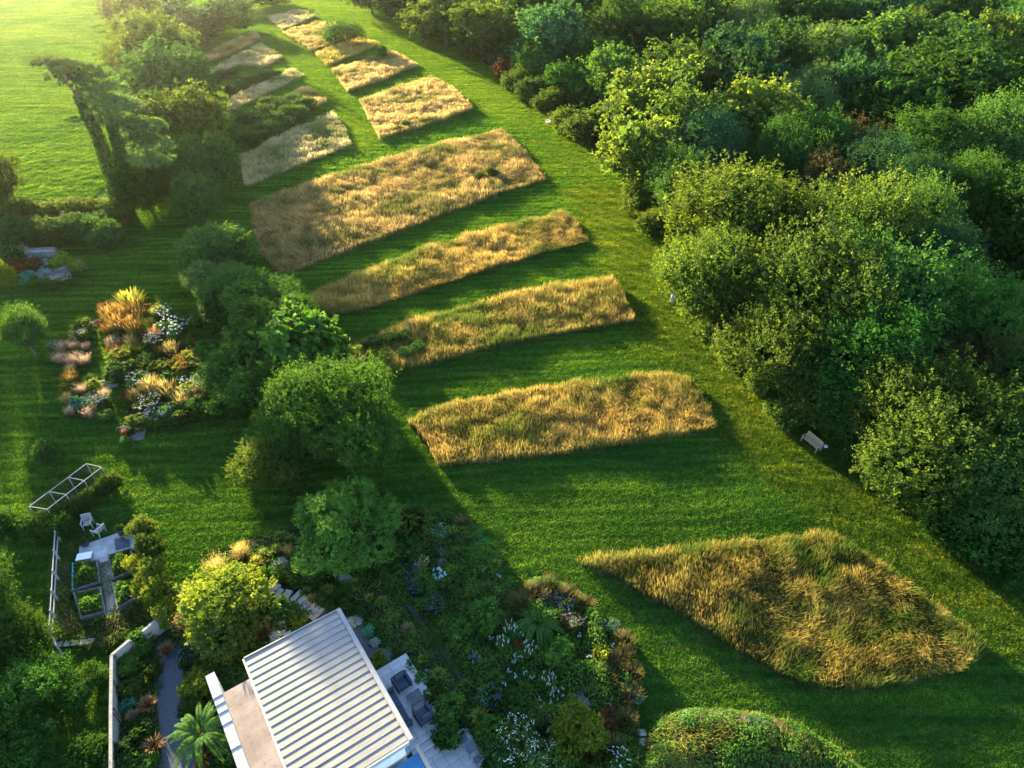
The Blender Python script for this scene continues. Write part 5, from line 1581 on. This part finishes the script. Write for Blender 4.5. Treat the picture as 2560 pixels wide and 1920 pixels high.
# ---- bed between boarded wall and gravel
WB = smooth_poly(poly_px([(330, 1600), (415, 1540), (435, 1570), (400, 1600), (384, 1660), (388, 1740), (402, 1860), (400, 1960), (285, 1960), (284, 1780), (286, 1660)]), 2)
sheet('bed_soil', WB, .009, M['soil'])
carpet('ground_cover', 'low dark foliage between the boarded wall and the gravel', WB, M['leaf_deep'], 150, .15, .35, 37)
T('rusty mop headed sedge at the top of the gravel path', 415, 1625, 62, 'bronze')
T('rusty fountain sedge halfway along the boarded wall', 368, 1760, 72, 'bronze')
T('rusty fountain sedge at the low end of the boarded wall', 384, 1862, 80, 'bronze')
T('small straw tuft between the rusty fountains', 330, 1790, 40, 'pink')
for px, py, w, fo_, lab in [(358, 1606, 66, 'green', 'bright green rounded shrub inside the wall bend'), (320, 1665, 60, 'green', 'green shrub along the boarded wall'), (372, 1680, 50, 'olive', 'olive mound on the gravel side'), (330, 1720, 60, 'olive', 'olive shrub along the boarded wall'), (345, 1830, 60, 'dark', 'dark shrub between the rusty fountains'), (310, 1900, 80, 'dark', 'dark shrub at the low wall end'), (355, 1900, 60, 'green', 'green mound at the foot of the gravel bed'), (318, 1765, 40, 'teal', 'pale teal plant against the boarded wall'), (400, 1545, 50, 'olive', 'olive mound behind the short boarded wall')]:
    P_(lab, px, py, w, fo_)

# ---- golden hedge and conifers beside the plot, crops, plot surroundings
for px, py, w, h, lab in [(355, 1318, 56, 2.6, 'upright golden conifer at the lawn end of the plot hedge'), (372, 1372, 60, 2.4, 'second golden conifer of the plot hedge'), (352, 1410, 56, 1.9, 'golden leafy hedge plant beside the slate pad'), (382, 1432, 66, 2.0, 'golden leafy hedge plant in the hedge middle'), (362, 1462, 60, 1.8, 'golden leafy hedge plant beside the lower raised bed'), (400, 1485, 70, 1.9, 'golden leafy hedge plant near the boarded wall'), (418, 1525, 66, 1.8, 'golden leafy hedge plant at the wall top')]:
    tree(lab, px, py, w, 'shrub_lime' if h < 2.2 else 'shrub_olive', h, 'hedge_shrub', 'shrub', 'golden hedge beside the vegetable plot')
for (P4, fo_, lab) in zip(RB, ('leaf_mid', 'leaf_deep', 'leaf_mid', 'leaf_acer'), ('leafy crop in the turquoise sided bed', 'dense dark crop in the bed nearest the paver steps', 'straggling crop in the bed beside the slate pad', 'bright leafy crop in the bed at the path end')):
    c = sum(P4, Vector()) / 4
    cc = carpet('leafy_crop', lab, [c + (p - c) * .93 for p in P4], M[fo_], 300, .20, .8, 50 + len(lab), 'crop')
    cc.location.z = .24
PLOTBANK = poly_px([(140, 1340), (195, 1360), (190, 1420), (185, 1500), (205, 1555), (270, 1545), (350, 1510), (415, 1520), (350, 1580), (260, 1640), (130, 1600), (120, 1450)])
long_grass('rough_or_sunlit_grass', 'rough tufted grass around the vegetable plot bank', PLOTBANK, M['grass_pale'] if False else grass_mat('rough_green_grass', (.02, .06, .012), (.05, .12, .02), (.12, .17, .05), (.22, .19, .09), .5), .45, 90, .045, .5, .3, 'rough grass', 71)

# hedges at the left
def hedge(label, pts, h, r, kind, cat='hedge'):
    a = at(*pts[0])
    o = empty('clipped_hedge', (a.x, a.y, 0), 0, label, cat)
    for k, p in enumerate(pts):
        c = at(p[0], p[1], h * .5) - Vector((a.x, a.y, 0))
        link('hedge_clump', CR[kind][k % 2], o, (c.x, c.y, h * .48), k * 1.3, (r, r, h * .58))
hedge('short hedge with sunlit top beside the fruit cage', [(283, 1203), (265, 1216), (247, 1228), (228, 1241), (208, 1254), (188, 1267), (168, 1280)], 1.3, .72, 'shrub_olive')
hedge('dark hedge running to the fence at the edge of view', [(-20, 1310), (15, 1310), (50, 1311), (85, 1312), (120, 1314), (145, 1318)], 1.5, .95, 'shrub_dark')
tree('slim fruit tree standing on the open lawn', 58, 830, 110, 'mid', 4.8, 'fruit_tree', 'tree')
tree('young fruit tree by the light streaks on the lawn', 118, 1135, 62, 'shrub', 2.2, 'fruit_tree', 'tree')
for px, py, w, lab in [(215, 590, 36, 'first young tree by the pasture hedge'), (237, 605, 34, 'second young tree by the pasture hedge'), (260, 588, 34, 'third young tree by the pasture hedge')]:
    tree(lab, px, py, w, 'shrub', 2.2, 'young_tree', 'tree', 'young trees by the pasture hedge')
for px, py, w, kd, h, lab in [(15, 1610, 150, 'deep', 3.4, 'dark tree at the edge beside the paver steps'), (50, 1735, 170, 'deep', 3.2, 'dark leafy tree in the lower corner'), (20, 1875, 180, 'deep', 3.4, 'dark tree cut off in the lower corner'), (190, 1730, 80, 'shrub_dark', 1.4, 'low green shrub between fence and boarded wall'), (-60, 1480, 160, 'deep', 5.0, 'dark tree just out of view past the fence'), (200, 1905, 110, 'shrub_dark', 1.6, 'low dark shrub at the boarded wall end'), (240, 1690, 60, 'shrub_dark', 1.3, 'dark low plants behind the boarded wall')]:
    tree(lab, px, py, w, kd, h, 'corner_shrub', 'shrub', 'dark growth of the lower corner')

# ---- flower borders on the lawn
BORD = smooth_poly(poly_px([(262, 800), (300, 760), (345, 742), (385, 760), (440, 800), (500, 840), (550, 900), (575, 980), (570, 1040), (500, 1056), (420, 1068), (345, 1075), (325, 1040), (310, 980), (280, 935), (270, 880)]), 3)
sheet('bed_soil', BORD, .009, M['soil'])
carpet('ground_cover', 'mixed low foliage covering the large flower border', BORD, M['leaf_olive'], 260, .17, .9, 39)
FB = [
 ('T', 331, 762, 84, 'yellow', 'yellow green grass crest of the flower border'), ('T', 280, 796, 58, 'orange', 'orange flowered clump at the border corner'),
 ('T', 312, 792, 60, 'orange', 'orange flowered clump behind the corner one'), ('T', 345, 796, 60, 'orange', 'orange flowered clump under the yellow crest'),
 ('T', 300, 822, 64, 'orange', 'orange flowered clump along the grass walk'), ('T', 336, 828, 64, 'orange', 'orange flowered clump in the border middle'),
 ('T', 370, 820, 54, 'yellow', 'yellow green clump beside the white daisies'), ('T', 278, 830, 46, 'orange', 'orange flowered clump at the walk edge'),
 ('P', 268, 772, 40, 'olive', 'red', 'red flowered clump sticking out of the border corner'), ('P', 312, 770, 36, 'olive', 'red', 'red flowers under the yellow crest'),
 ('P', 322, 812, 34, 'olive', 'red', 'red flowers among the orange clumps'), ('P', 380, 788, 50, 'lime', 'yellow', 'yellow flowered clump near the daisies'),
 ('P', 412, 790, 48, 'green', 'daisies', 'white daisies at the border top'), ('P', 420, 822, 56, 'green', 'daisies', 'thick white daisies at the border side'),
 ('P', 436, 842, 50, 'green', 'daisies', 'white daisies spilling down the border'), ('P', 462, 820, 46, 'dark', 'daisies', 'white daisies under the dark shrub'),
 ('T', 288, 862, 60, 'pink', 'pale feathery grass at the walk edge'), ('T', 330, 862, 54, 'gold', 'golden grass in the border middle'),
 ('P', 300, 895, 62, 'lime', 'red', 'red flowered lime clump beside the walk'), ('P', 345, 880, 44, 'lime', None, 'bright lime plant in the border middle'),
 ('P', 305, 930, 66, 'dark', None, 'dark rounded shrub by the middle sleeper steps'), ('T', 365, 900, 70, 'green', 'grey green feather grass in the border middle'),
 ('T', 402, 880, 34, 'orange', 'peach coloured grass plume in the border'), ('T', 430, 880, 56, 'gold', 'pale golden grass beside the peach plume'),
 ('P', 462, 905, 56, 'lime', 'red', 'red and yellow flowered drift on the shaded side'), ('P', 448, 935, 56, 'lime', 'red', 'red and yellow flowered drift lower down'),
 ('T', 470, 860, 50, 'green', 'green arching grass under the daisies'), ('P', 400, 930, 60, 'olive', None, 'olive filler in the lower border'),
 ('T', 380, 975, 70, 'gold', 'golden reed grass in the lower border'), ('T', 420, 985, 70, 'gold', 'second golden reed grass in the lower border'),
 ('T', 345, 1000, 54, 'brown', 'russet grass at the lower walk edge'), ('T', 455, 1010, 64, 'gold', 'golden reed grass on the shaded side'),
 ('P', 350, 960, 56, 'green', 'small_white', 'white dusted clump by the sleeper steps'), ('P', 505, 960, 50, 'green', 'small_white', 'white dusted clump near the dark shrubs'),
 ('P', 535, 1032, 34, 'green', 'daisies', 'white daisies at the lower border corner'), ('P', 400, 1045, 62, 'green', 'blue', 'blue flowered edging along the lower lawn'),
 ('P', 350, 1055, 56, 'olive', None, 'olive edging by the lowest sleeper steps'), ('P', 450, 1042, 60, 'olive', None, 'olive edging along the lower lawn'),
 ('P', 500, 1020, 60, 'green', None, 'green shrublet on the shaded lower side'), ('P', 325, 985, 40, 'rust', None, 'rusty clump at the walk edge'),
 ('P', 512, 880, 60, 'green', None, 'green ferny clump on the shaded side'), ('P', 540, 930, 60, 'dark', None, 'dark clump on the shaded side'),
 ('P', 500, 920, 64, 'olive', None, 'olive knit of foliage toward the shrub belt'), ('P', 530, 985, 64, 'green', None, 'green knit of foliage toward the shrub belt'),
 ('P', 480, 975, 60, 'lime', 'small_white', 'lime knit of foliage low in the border'), ('T', 500, 1000, 60, 'brown', 'russet grass low on the shaded side'),
 ('P', 390, 860, 56, 'olive', 'mauve', 'mauve dusted foliage in the upper border'), ('P', 345, 915, 56, 'olive', None, 'olive foliage beside the grey green feather grass'),
 ('T', 320, 885, 54, 'yellow', 'yellow bladed clump under the golden grass'), ('P', 430, 960, 60, 'green', None, 'green foliage between the golden reeds'),
 ('P', 375, 1020, 60, 'olive', 'small_white', 'white dusted olive clump above the blue edging'), ('P', 425, 1035, 56, 'green', None, 'green clump behind the blue edging'),
 ('T', 392, 845, 50, 'orange', 'orange grass beside the thick daisies'), ('P', 290, 845, 50, 'olive', None, 'olive clump at the walk edge below the orange ones'),
]
for f in FB:
    if f[0] == 'T':
        T(f[5], f[1], f[2], f[3], f[4], hk=1.1)
    else:
        P_(f[6] if len(f) > 6 else f[5], f[1], f[2], f[3], f[4], f[5] if len(f) > 6 else None)
fern('dark fern hanging at the lawn end of the shrub belt', 627, 1088, 66, 1)
for pts, sd in (([(131, 858), (160, 842), (192, 832), (228, 862), (238, 920), (205, 935), (146, 936)], 41), ([(152, 962), (205, 952), (252, 960), (284, 1006), (270, 1046), (225, 1054), (178, 1050)], 42)):
    B = smooth_poly(poly_px(pts), 2)
    sheet('bed_soil', B, .009, M['soil'])
    carpet('ground_cover', 'low foliage between the feather grasses of the %s island bed' % ('upper' if sd == 41 else 'lower'), B, M['leaf_olive'], 90, .14, .35, sd)
for px, py, w, kd, lab in [(155, 872, 40, 'pink', 'first pinkish feather grass of the upper island bed'), (185, 868, 36, 'pink', 'second pinkish feather grass of the upper island bed'), (150, 900, 44, 'pink', 'low pinkish feather grass by the lawn side'), (182, 905, 46, 'pink', 'broad pinkish feather grass in the upper island bed'), (212, 905, 44, 'pink', 'pinkish feather grass at the walk side'), (216, 870, 32, 'pink', 'small pinkish feather grass by the walk'), (178, 928, 40, 'gold', 'golden grass at the foot of the upper island bed'), (178, 950, 44, 'orange', 'orange grass between the two island beds'), (228, 945, 50, 'green', 'green arching grass between the two island beds'), (168, 1000, 44, 'gold', 'golden grass at the lawn side of the lower island bed'), (180, 1030, 40, 'pink', 'pale grass at the foot of the lower island bed'), (225, 1036, 44, 'pink', 'pinkish grass low in the lower island bed'), (205, 978, 40, 'pink', 'pinkish grass at the head of the lower island bed'), (262, 990, 40, 'pink', 'pinkish grass by the sleeper steps')]:
    T(lab, px, py, w, kd, plume='pink' if kd == 'pink' else None)
for px, py, w, fo_, hd_, lab in [(202, 845, 40, 'olive', 'mauve', 'mauve flowered plant at the head of the upper island bed'), (140, 868, 34, 'green', 'mauve', 'mauve flowered plant at the lawn corner of the island bed'), (163, 968, 40, 'lime', None, 'lime mound at the corner of the lower island bed'), (238, 966, 40, 'lime', None, 'lime mound at the walk side of the lower island bed'), (205, 1008, 50, 'teal', None, 'teal mound in the lower island bed'), (250, 1012, 46, 'dark', 'mauve', 'mauve flowered plant in the lower island bed'), (222, 1000, 30, 'green', 'small_white', 'white flowered tuft in the lower island bed'), (262, 1042, 40, 'green', None, 'green mound at the foot of the lower island bed'), (208, 815, 40, 'olive', None, 'olive shrublet beside the far sleeper steps'), (255, 808, 30, 'rust', None, 'brownish shrublet beside the far sleeper steps'), (315, 1082, 34, 'rust', 'mauve', 'pinkish plant beside the lowest sleeper steps'), (318, 1104, 30, 'green', None, 'green plant at the foot of the lowest sleeper steps')]:
    P_(lab, px, py, w, fo_, hd_)

# ---- rock garden plants
RG = smooth_poly(poly_px([(0, 640), (60, 625), (150, 622), (205, 655), (200, 680), (165, 715), (120, 715), (60, 690), (0, 680)]), 2)
sheet('bed_soil', RG, .009, M['soil'])
for px, py, w, fo_, hd_, lab in [(60, 665, 60, 'rust', None, 'brownish heather mound beside the rubble'), (20, 650, 70, 'dark', None, 'dark mound at the edge of the rock garden'), (165, 655, 56, 'lime', None, 'golden green heather behind the silvery armchair'), (190, 668, 40, 'lime', None, 'golden heather under the silvery armchair'), (112, 690, 36, 'silver', None, 'first silvery mound of the rock garden'), (140, 697, 30, 'silver', None, 'second silvery mound of the rock garden'), (155, 680, 36, 'silver', None, 'third silvery mound of the rock garden'), (130, 712, 40, 'olive', None, 'olive mound at the rock garden toe'), (160, 706, 40, 'olive', 'small_white', 'pale dotted mound at the rock garden toe'), (70, 695, 36, 'teal', None, 'teal mound at the rock garden corner'), (95, 705, 36, 'green', None, 'green mound at the rock garden foot')]:
    P_(lab, px, py, w, fo_, hd_)
T('sunlit straw grass beside the rubble slope', 88, 668, 26, 'gold')
T('yellow tuft growing at the foot of the stump', 1672, 756, 18, 'lime', hk=1.2)

# ---- brambles in and beside the grass beds
def bramble(label, pts, h, kind='shrub', group='bramble banks', mats=None):
    a = at(*pts[0][:2])
    o = empty('bramble_bank', (a.x, a.y, 0), 0, label, 'bramble', group)
    for k, (px, py, w) in enumerate(pts):
        c = at(px, py, h * .5) - Vector((a.x, a.y, 0))
        r = wide(px, py, w, h * .5) / 2
        link('bramble_mound', CR[kind][k % 2], o, (c.x, c.y, h * .42), k * 1.9, (r, r, h * (.55 + .12 * math.sin(k * 2.3))))
bramble('long bramble bank with fresh green arching shoots', [(595, 330, 60), (620, 300, 60), (650, 320, 70), (660, 280, 66), (690, 300, 70), (700, 260, 66), (725, 285, 60), (735, 248, 56), (755, 262, 50), (610, 345, 50), (670, 255, 60), (640, 345, 60), (680, 325, 60), (715, 305, 56), (750, 285, 50), (640, 300, 66), (775, 258, 40)], 2.3)
bramble('narrow dark bramble row below the short mown bite', [(545, 232, 44), (570, 222, 44), (600, 212, 46), (630, 200, 46), (660, 190, 46), (685, 184, 40)], 1.6, 'shrub_dark')
bramble('low bramble strip above the short mown bite', [(530, 195, 40), (555, 186, 40), (580, 180, 40)], 1.4)
shrub('neat dome shaped bush in the far buff grass', 853, 84, 100, 'dome', .62, 'bush', 'bush')
tree('small thorn tree on the corner of a grass block', 958, 130, 26, 'shrub', 2.6, 'thorn_tree', 'tree')
bramble('leafy brambles in the shaded end of the third strip', [(930, 860, 60), (975, 850, 60), (1015, 838, 50), (960, 900, 60), (1010, 888, 56), (1045, 868, 50)], 1.1, 'shrub')
bramble('small bramble patch in the nearest big straw block', [(1200, 440, 44), (1230, 432, 40)], 1.2, 'shrub_olive')
bramble('weedy green patch at the corner of a buff block', [(995, 322, 40), (1018, 312, 34)], 1.1, 'shrub_olive')

# ---- planted mound at the near edge
MND = smooth_poly(poly_px([(1618, 1845), (1645, 1795), (1750, 1772), (1890, 1782), (1985, 1812), (2080, 1870), (2170, 1935), (2200, 1990), (1620, 1990)]), 3)
nM = 26
cM = sum(MND, Vector()) / len(MND)
mv, mf = [], []
for i in range(6):
    t = i / 5
    for p in MND:
        q = cM + (p - cM) * (1 - t * .98)
        mv.append((q.x, q.y, .02 + 1.2 * math.sin(min(1, t * 1.25) * math.pi / 2)))
nP = len(MND)
for i in range(5):
    for k in range(nP):
        mf.append((i * nP + k, i * nP + (k + 1) % nP, (i + 1) * nP + (k + 1) % nP, (i + 1) * nP + k))
mound = MB().add(mv, mf).obj('planted_mound', M['soil'], None, smooth=True)
mound['kind'] = 'structure'
def mound_z(Q):
    d = edge_dist(Q, [(p.x, p.y) for p in MND])
    return 1.2 * np.sin(np.clip(d / 2.2, 0, 1) * math.pi / 2)
g1 = long_grass('mound_grass', 'wild grass fringe over the planted mound', MND, M['grass_rich'], .7, 40, .03, .4, .3, 'long grass', 91)
c1 = carpet('mound_foliage', 'leafy wild cover over the planted mound', MND, M['leaf_deep'], 230, .15, .7, 44)
for o_ in (g1, c1):
    n_ = len(o_.data.vertices)
    co = np.empty(n_ * 3, np.float32)
    o_.data.vertices.foreach_get('co', co)
    co = co.reshape(-1, 3)
    co[:, 2] += mound_z(co[:, :2])
    o_.data.vertices.foreach_set('co', co.ravel())
    o_.data.update()
P_('pale blue flowered patch on the mound crest', 1880, 1815, 44, 'green', 'blue', z0=.9)
P_('second pale blue flowered patch on the mound crest', 1925, 1830, 36, 'green', 'blue', z0=.9)
P_('whitish grass patch on the mound shoulder', 1720, 1805, 40, 'green', 'small_white', z0=.8)

# ---- the pine with ivy clad stems
def along(pts, n):
    out = []
    seg = len(pts) - 1
    for k in range(n):
        t = k / (n - 1) * seg
        i = min(int(t), seg - 1)
        out.append(pts[i] + (pts[i + 1] - pts[i]) * (t - i))
    return out
base = at(312, 552)
pine = empty('pine_tree', base, 0, 'leaning flat topped pine with ivy clad twin stems beside the pasture', 'tree')
def off(px, py, z):
    p = at(px, py, z)
    return Vector((p.x - base.x, p.y - base.y, z))
# the stems stand on the line of the pixels, rising with height
S1 = [off(312, 552, 0), off(285, 450, 4.4), off(240, 330, 9.0), off(195, 245, 12.3), off(165, 200, 14.3)]
S2 = [off(318, 548, 0), off(312, 440, 4.2), off(290, 350, 7.6), off(270, 290, 10.0), off(262, 240, 12.0)]
MB().tube(along(S1, 9), [.42, .38, .34, .30, .26, .22, .18, .14, .08], 9).obj('trunk', M['pine_bark'], pine, smooth=True)
MB().tube(along(S2, 9), [.36, .33, .30, .27, .24, .2, .16, .12, .07], 9).obj('trunk', M['pine_bark'], pine, smooth=True)
def ivy(pts, n, r0, r1, seed):
    R = np.random.default_rng(seed)
    A = np.array([tuple(p) for p in along(pts, 60)])
    k = R.integers(0, 60, n)
    t = k / 59
    C = A[k] + unit(R.normal(size=(n, 3)) * [1, 1, .5]) * ((r0 + (r1 - r0) * t) * R.uniform(.7, 1.15, n))[:, None]
    V, F = leaf_quads(C, unit(R.normal(size=(n, 3)) + [0, 0, -.6]), unit(C - A[k] + R.normal(size=(n, 3)) * .25), .30, .24)
    link('ivy', np_mesh('ivy', V, F, M['leaf_mid'], face_attr=[np.clip(R.normal(.5, .25, n), 0, 1)]), pine)
ivy(S1[:4], 5200, 1.25, .45, 1)
ivy(S2[:4], 4200, 1.1, .5, 2)
def needle_plate(seed):
    R = np.random.default_rng(seed)
    nt_, per = 46, 42
    a, q = R.uniform(0, 2 * math.pi, nt_), R.random(nt_) ** .5
    T0 = np.stack([np.cos(a) * q, np.sin(a) * q, (1 - q ** 2) * .22 + R.normal(0, .06, nt_)], 1)
    d = unit(R.normal(size=(nt_, per, 3)) + [0, 0, .55])
    C = (T0[:, None] + d * R.uniform(.03, .17, (nt_, per, 1))).reshape(-1, 3)
    n = len(C)
    V, F = leaf_quads(C, d.reshape(-1, 3), unit(R.normal(size=(n, 3))), .17, .05)
    return np_mesh('needle_plate', V, F, M['needle'], face_attr=[np.clip(np.repeat(R.normal(.45, .22, nt_), per) + R.normal(0, .12, n), 0, 1)])
NPL = [needle_plate(s) for s in (1, 2, 3)]
PP = [(118, 158, 80, 15.6, 0), (160, 165, 90, 15.4, 0), (205, 178, 90, 14.6, 0), (145, 190, 70, 14.4, 0), (195, 205, 90, 13.8, 0), (240, 198, 90, 13.8, 1), (275, 220, 80, 13.2, 1), (225, 235, 90, 12.6, 1), (265, 255, 90, 12.0, 1), (300, 262, 90, 11.6, 1), (245, 280, 70, 11.0, 1), (330, 275, 90, 11.2, 1), (290, 300, 90, 10.2, 1), (330, 312, 100, 9.6, 1), (370, 318, 90, 9.4, 1), (350, 350, 90, 8.6, 1), (390, 362, 90, 8.0, 1), (360, 395, 80, 7.0, 1), (400, 405, 80, 6.6, 1), (185, 300, 50, 9.8, 0), (205, 260, 50, 11.2, 0)]
for k, (px, py, w, z, s_) in enumerate(PP):
    c = off(px, py, z)
    r = wide(px, py, w, z) / 2 * .95
    link('needle_plate', NPL[k % 3], pine, c, k * 1.1, (r, r, r * 1.1))
    stem = along(S1 if s_ == 0 else S2, 30)
    j = min(stem, key=lambda p: abs(p.z - (z - 1.2)))
    MB().tube([j, (j + c) / 2 + Vector((0, 0, .3)), c], [.12, .08, .03], 6, False).obj('branch', M['pine_bark'], pine, smooth=True)

carpet('woodland_undergrowth', 'leafy undergrowth filling the gaps of the wood', WOOD, M['leaf_deep'], 3.0, .75, 3.2, 61, 'undergrowth')

long_grass('rough_or_sunlit_grass', 'sunlit streak down the pasture, made of bright lime grass', poly_px([(4, 92), (18, 90), (66, 185), (118, 282), (104, 292), (48, 192)]), M['g_lime'], .28, 5, .12, .4, .3, 'rough grass', 77)  # low sun on a pasture ridge, put in as lime blades

# ------------------------------------------------------------------ turf over lawns and pasture
TURF_OUT = [WOOD] + [poly_px(b[2]) for b in BEDS]
pa = link('turf_swatch', turf_patch(1, 3.0, 6500, .085, .045), None, (0, -60, 0))
pa.hide_render = True
pb = link('turf_swatch', turf_patch(2, 6.0, 9500, .16, .10), None, (20, -60, 0))
pb.hide_render = True
pc = link('turf_swatch', turf_patch(3, 6.0, 9500, .22, .10, 'turf_field'), None, (40, -60, 0))
pc.hide_render = True
HARD = [[ab(s_, t_) for s_, t_ in ((-7.0, -.4), (-5.2, -.4), (-5.2, .1), (0, .1), (0, 2.3), (2.4, 2.3), (2.4, 7.0), (3.1, 7.6), (3.1, 13), (-7, 13))], GRAVEL, GR2, PER, BANK, SUNBED, WB, BORD, PATIO, MND, RG] + RB
RIDE = poly_px([(690, -5), (850, -5), (1000, 70), (1130, 125), (1260, 205), (1400, 290), (1460, 355), (1600, 500), (1700, 640), (1780, 760), (2030, 1060), (2240, 1240), (2640, 1480), (2640, 1640), (2500, 1640), (2220, 1400), (2080, 1300), (1840, 1110), (1760, 940), (1600, 810), (1500, 620), (1400, 460), (1270, 310), (1200, 275), (1060, 165), (960, 112), (910, 80), (870, 55), (800, 40)])
PATH2 = poly_px([(640, 70), (668, 50), (708, 85), (780, 140), (870, 240), (950, 360), (900, 380), (885, 362), (835, 272), (765, 190), (712, 148)])
def drop(P, polys, margin):
    m = np.ones(len(P), bool)
    for poly in polys:
        m &= ~(in_poly(P[:, 0], P[:, 1], poly) & (edge_dist(P, poly) > margin))
    return P[m]
def inside(P, polys):
    m = np.zeros(len(P), bool)
    for poly in polys:
        m |= in_poly(P[:, 0], P[:, 1], poly)
    return m
p0 = link('turf_swatch', turf_patch(4, 1.0, 760, .085, .045), None, (-10, -60, 0))
p0.hide_render = True
pr = link('turf_swatch', turf_patch(5, 2.0, 2300, .13, .05, 'turf_ride_sunlit', True), None, (-20, -60, 0))
pr.hide_render = True
n0 = drop(turf_points(1.0, 3, 62, TURF_OUT), HARD, .12)
n1 = turf_points(3.0, 63, 91, TURF_OUT)
n2 = turf_points(6.0, 92, 340, TURF_OUT)
rd = turf_points(1.6, 3, 250, TURF_OUT)
rd = rd + rng.normal(0, .6, rd.shape)
rd = rd[inside(rd + rng.normal(0, .8, rd.shape), [RIDE, PATH2])]
n0, n1, n2 = [P[~inside(P, [FIELD])] for P in (n0, n1, n2)]
fp6 = turf_points(6.0, 40, 340, [])
fp6 = fp6[in_poly(fp6[:, 0], fp6[:, 1], FIELD)]
turf('mown_grass', 'short mown grass of the garden lawns', n0, p0, 1, None)
turf('mown_grass', 'short mown grass between the middle beds', n1, pa, 1, None)
turf('mown_grass', 'short mown grass between the far beds', n2, pb, 2, None)
turf('mown_grass', 'mown grass of the rides, coloured paler for the sunlight on it', rd, pr, 4, None)
turf('pasture_grass', 'rough lit grass of the pasture beyond the hedge', fp6, pc, 3, None)

# ------------------------------------------------------------------ morning haze
hm, hnt, hout = new_mat('haze_air')
pv = hnt.nodes.new('ShaderNodeVolumePrincipled')
pv.inputs['Color'].default_value = (1.0, .97, .88, 1)
pv.inputs['Density'].default_value = 0.00007
pv.inputs['Anisotropy'].default_value = 0.93
hnt.links.new(pv.outputs[0], hout.inputs['Volume'])
tag(MB().box((0, 900, 19), (2300, 2500, 42)).obj('haze', hm), 'thin sunlit morning haze over the whole garden', 'haze', None, 'stuff')
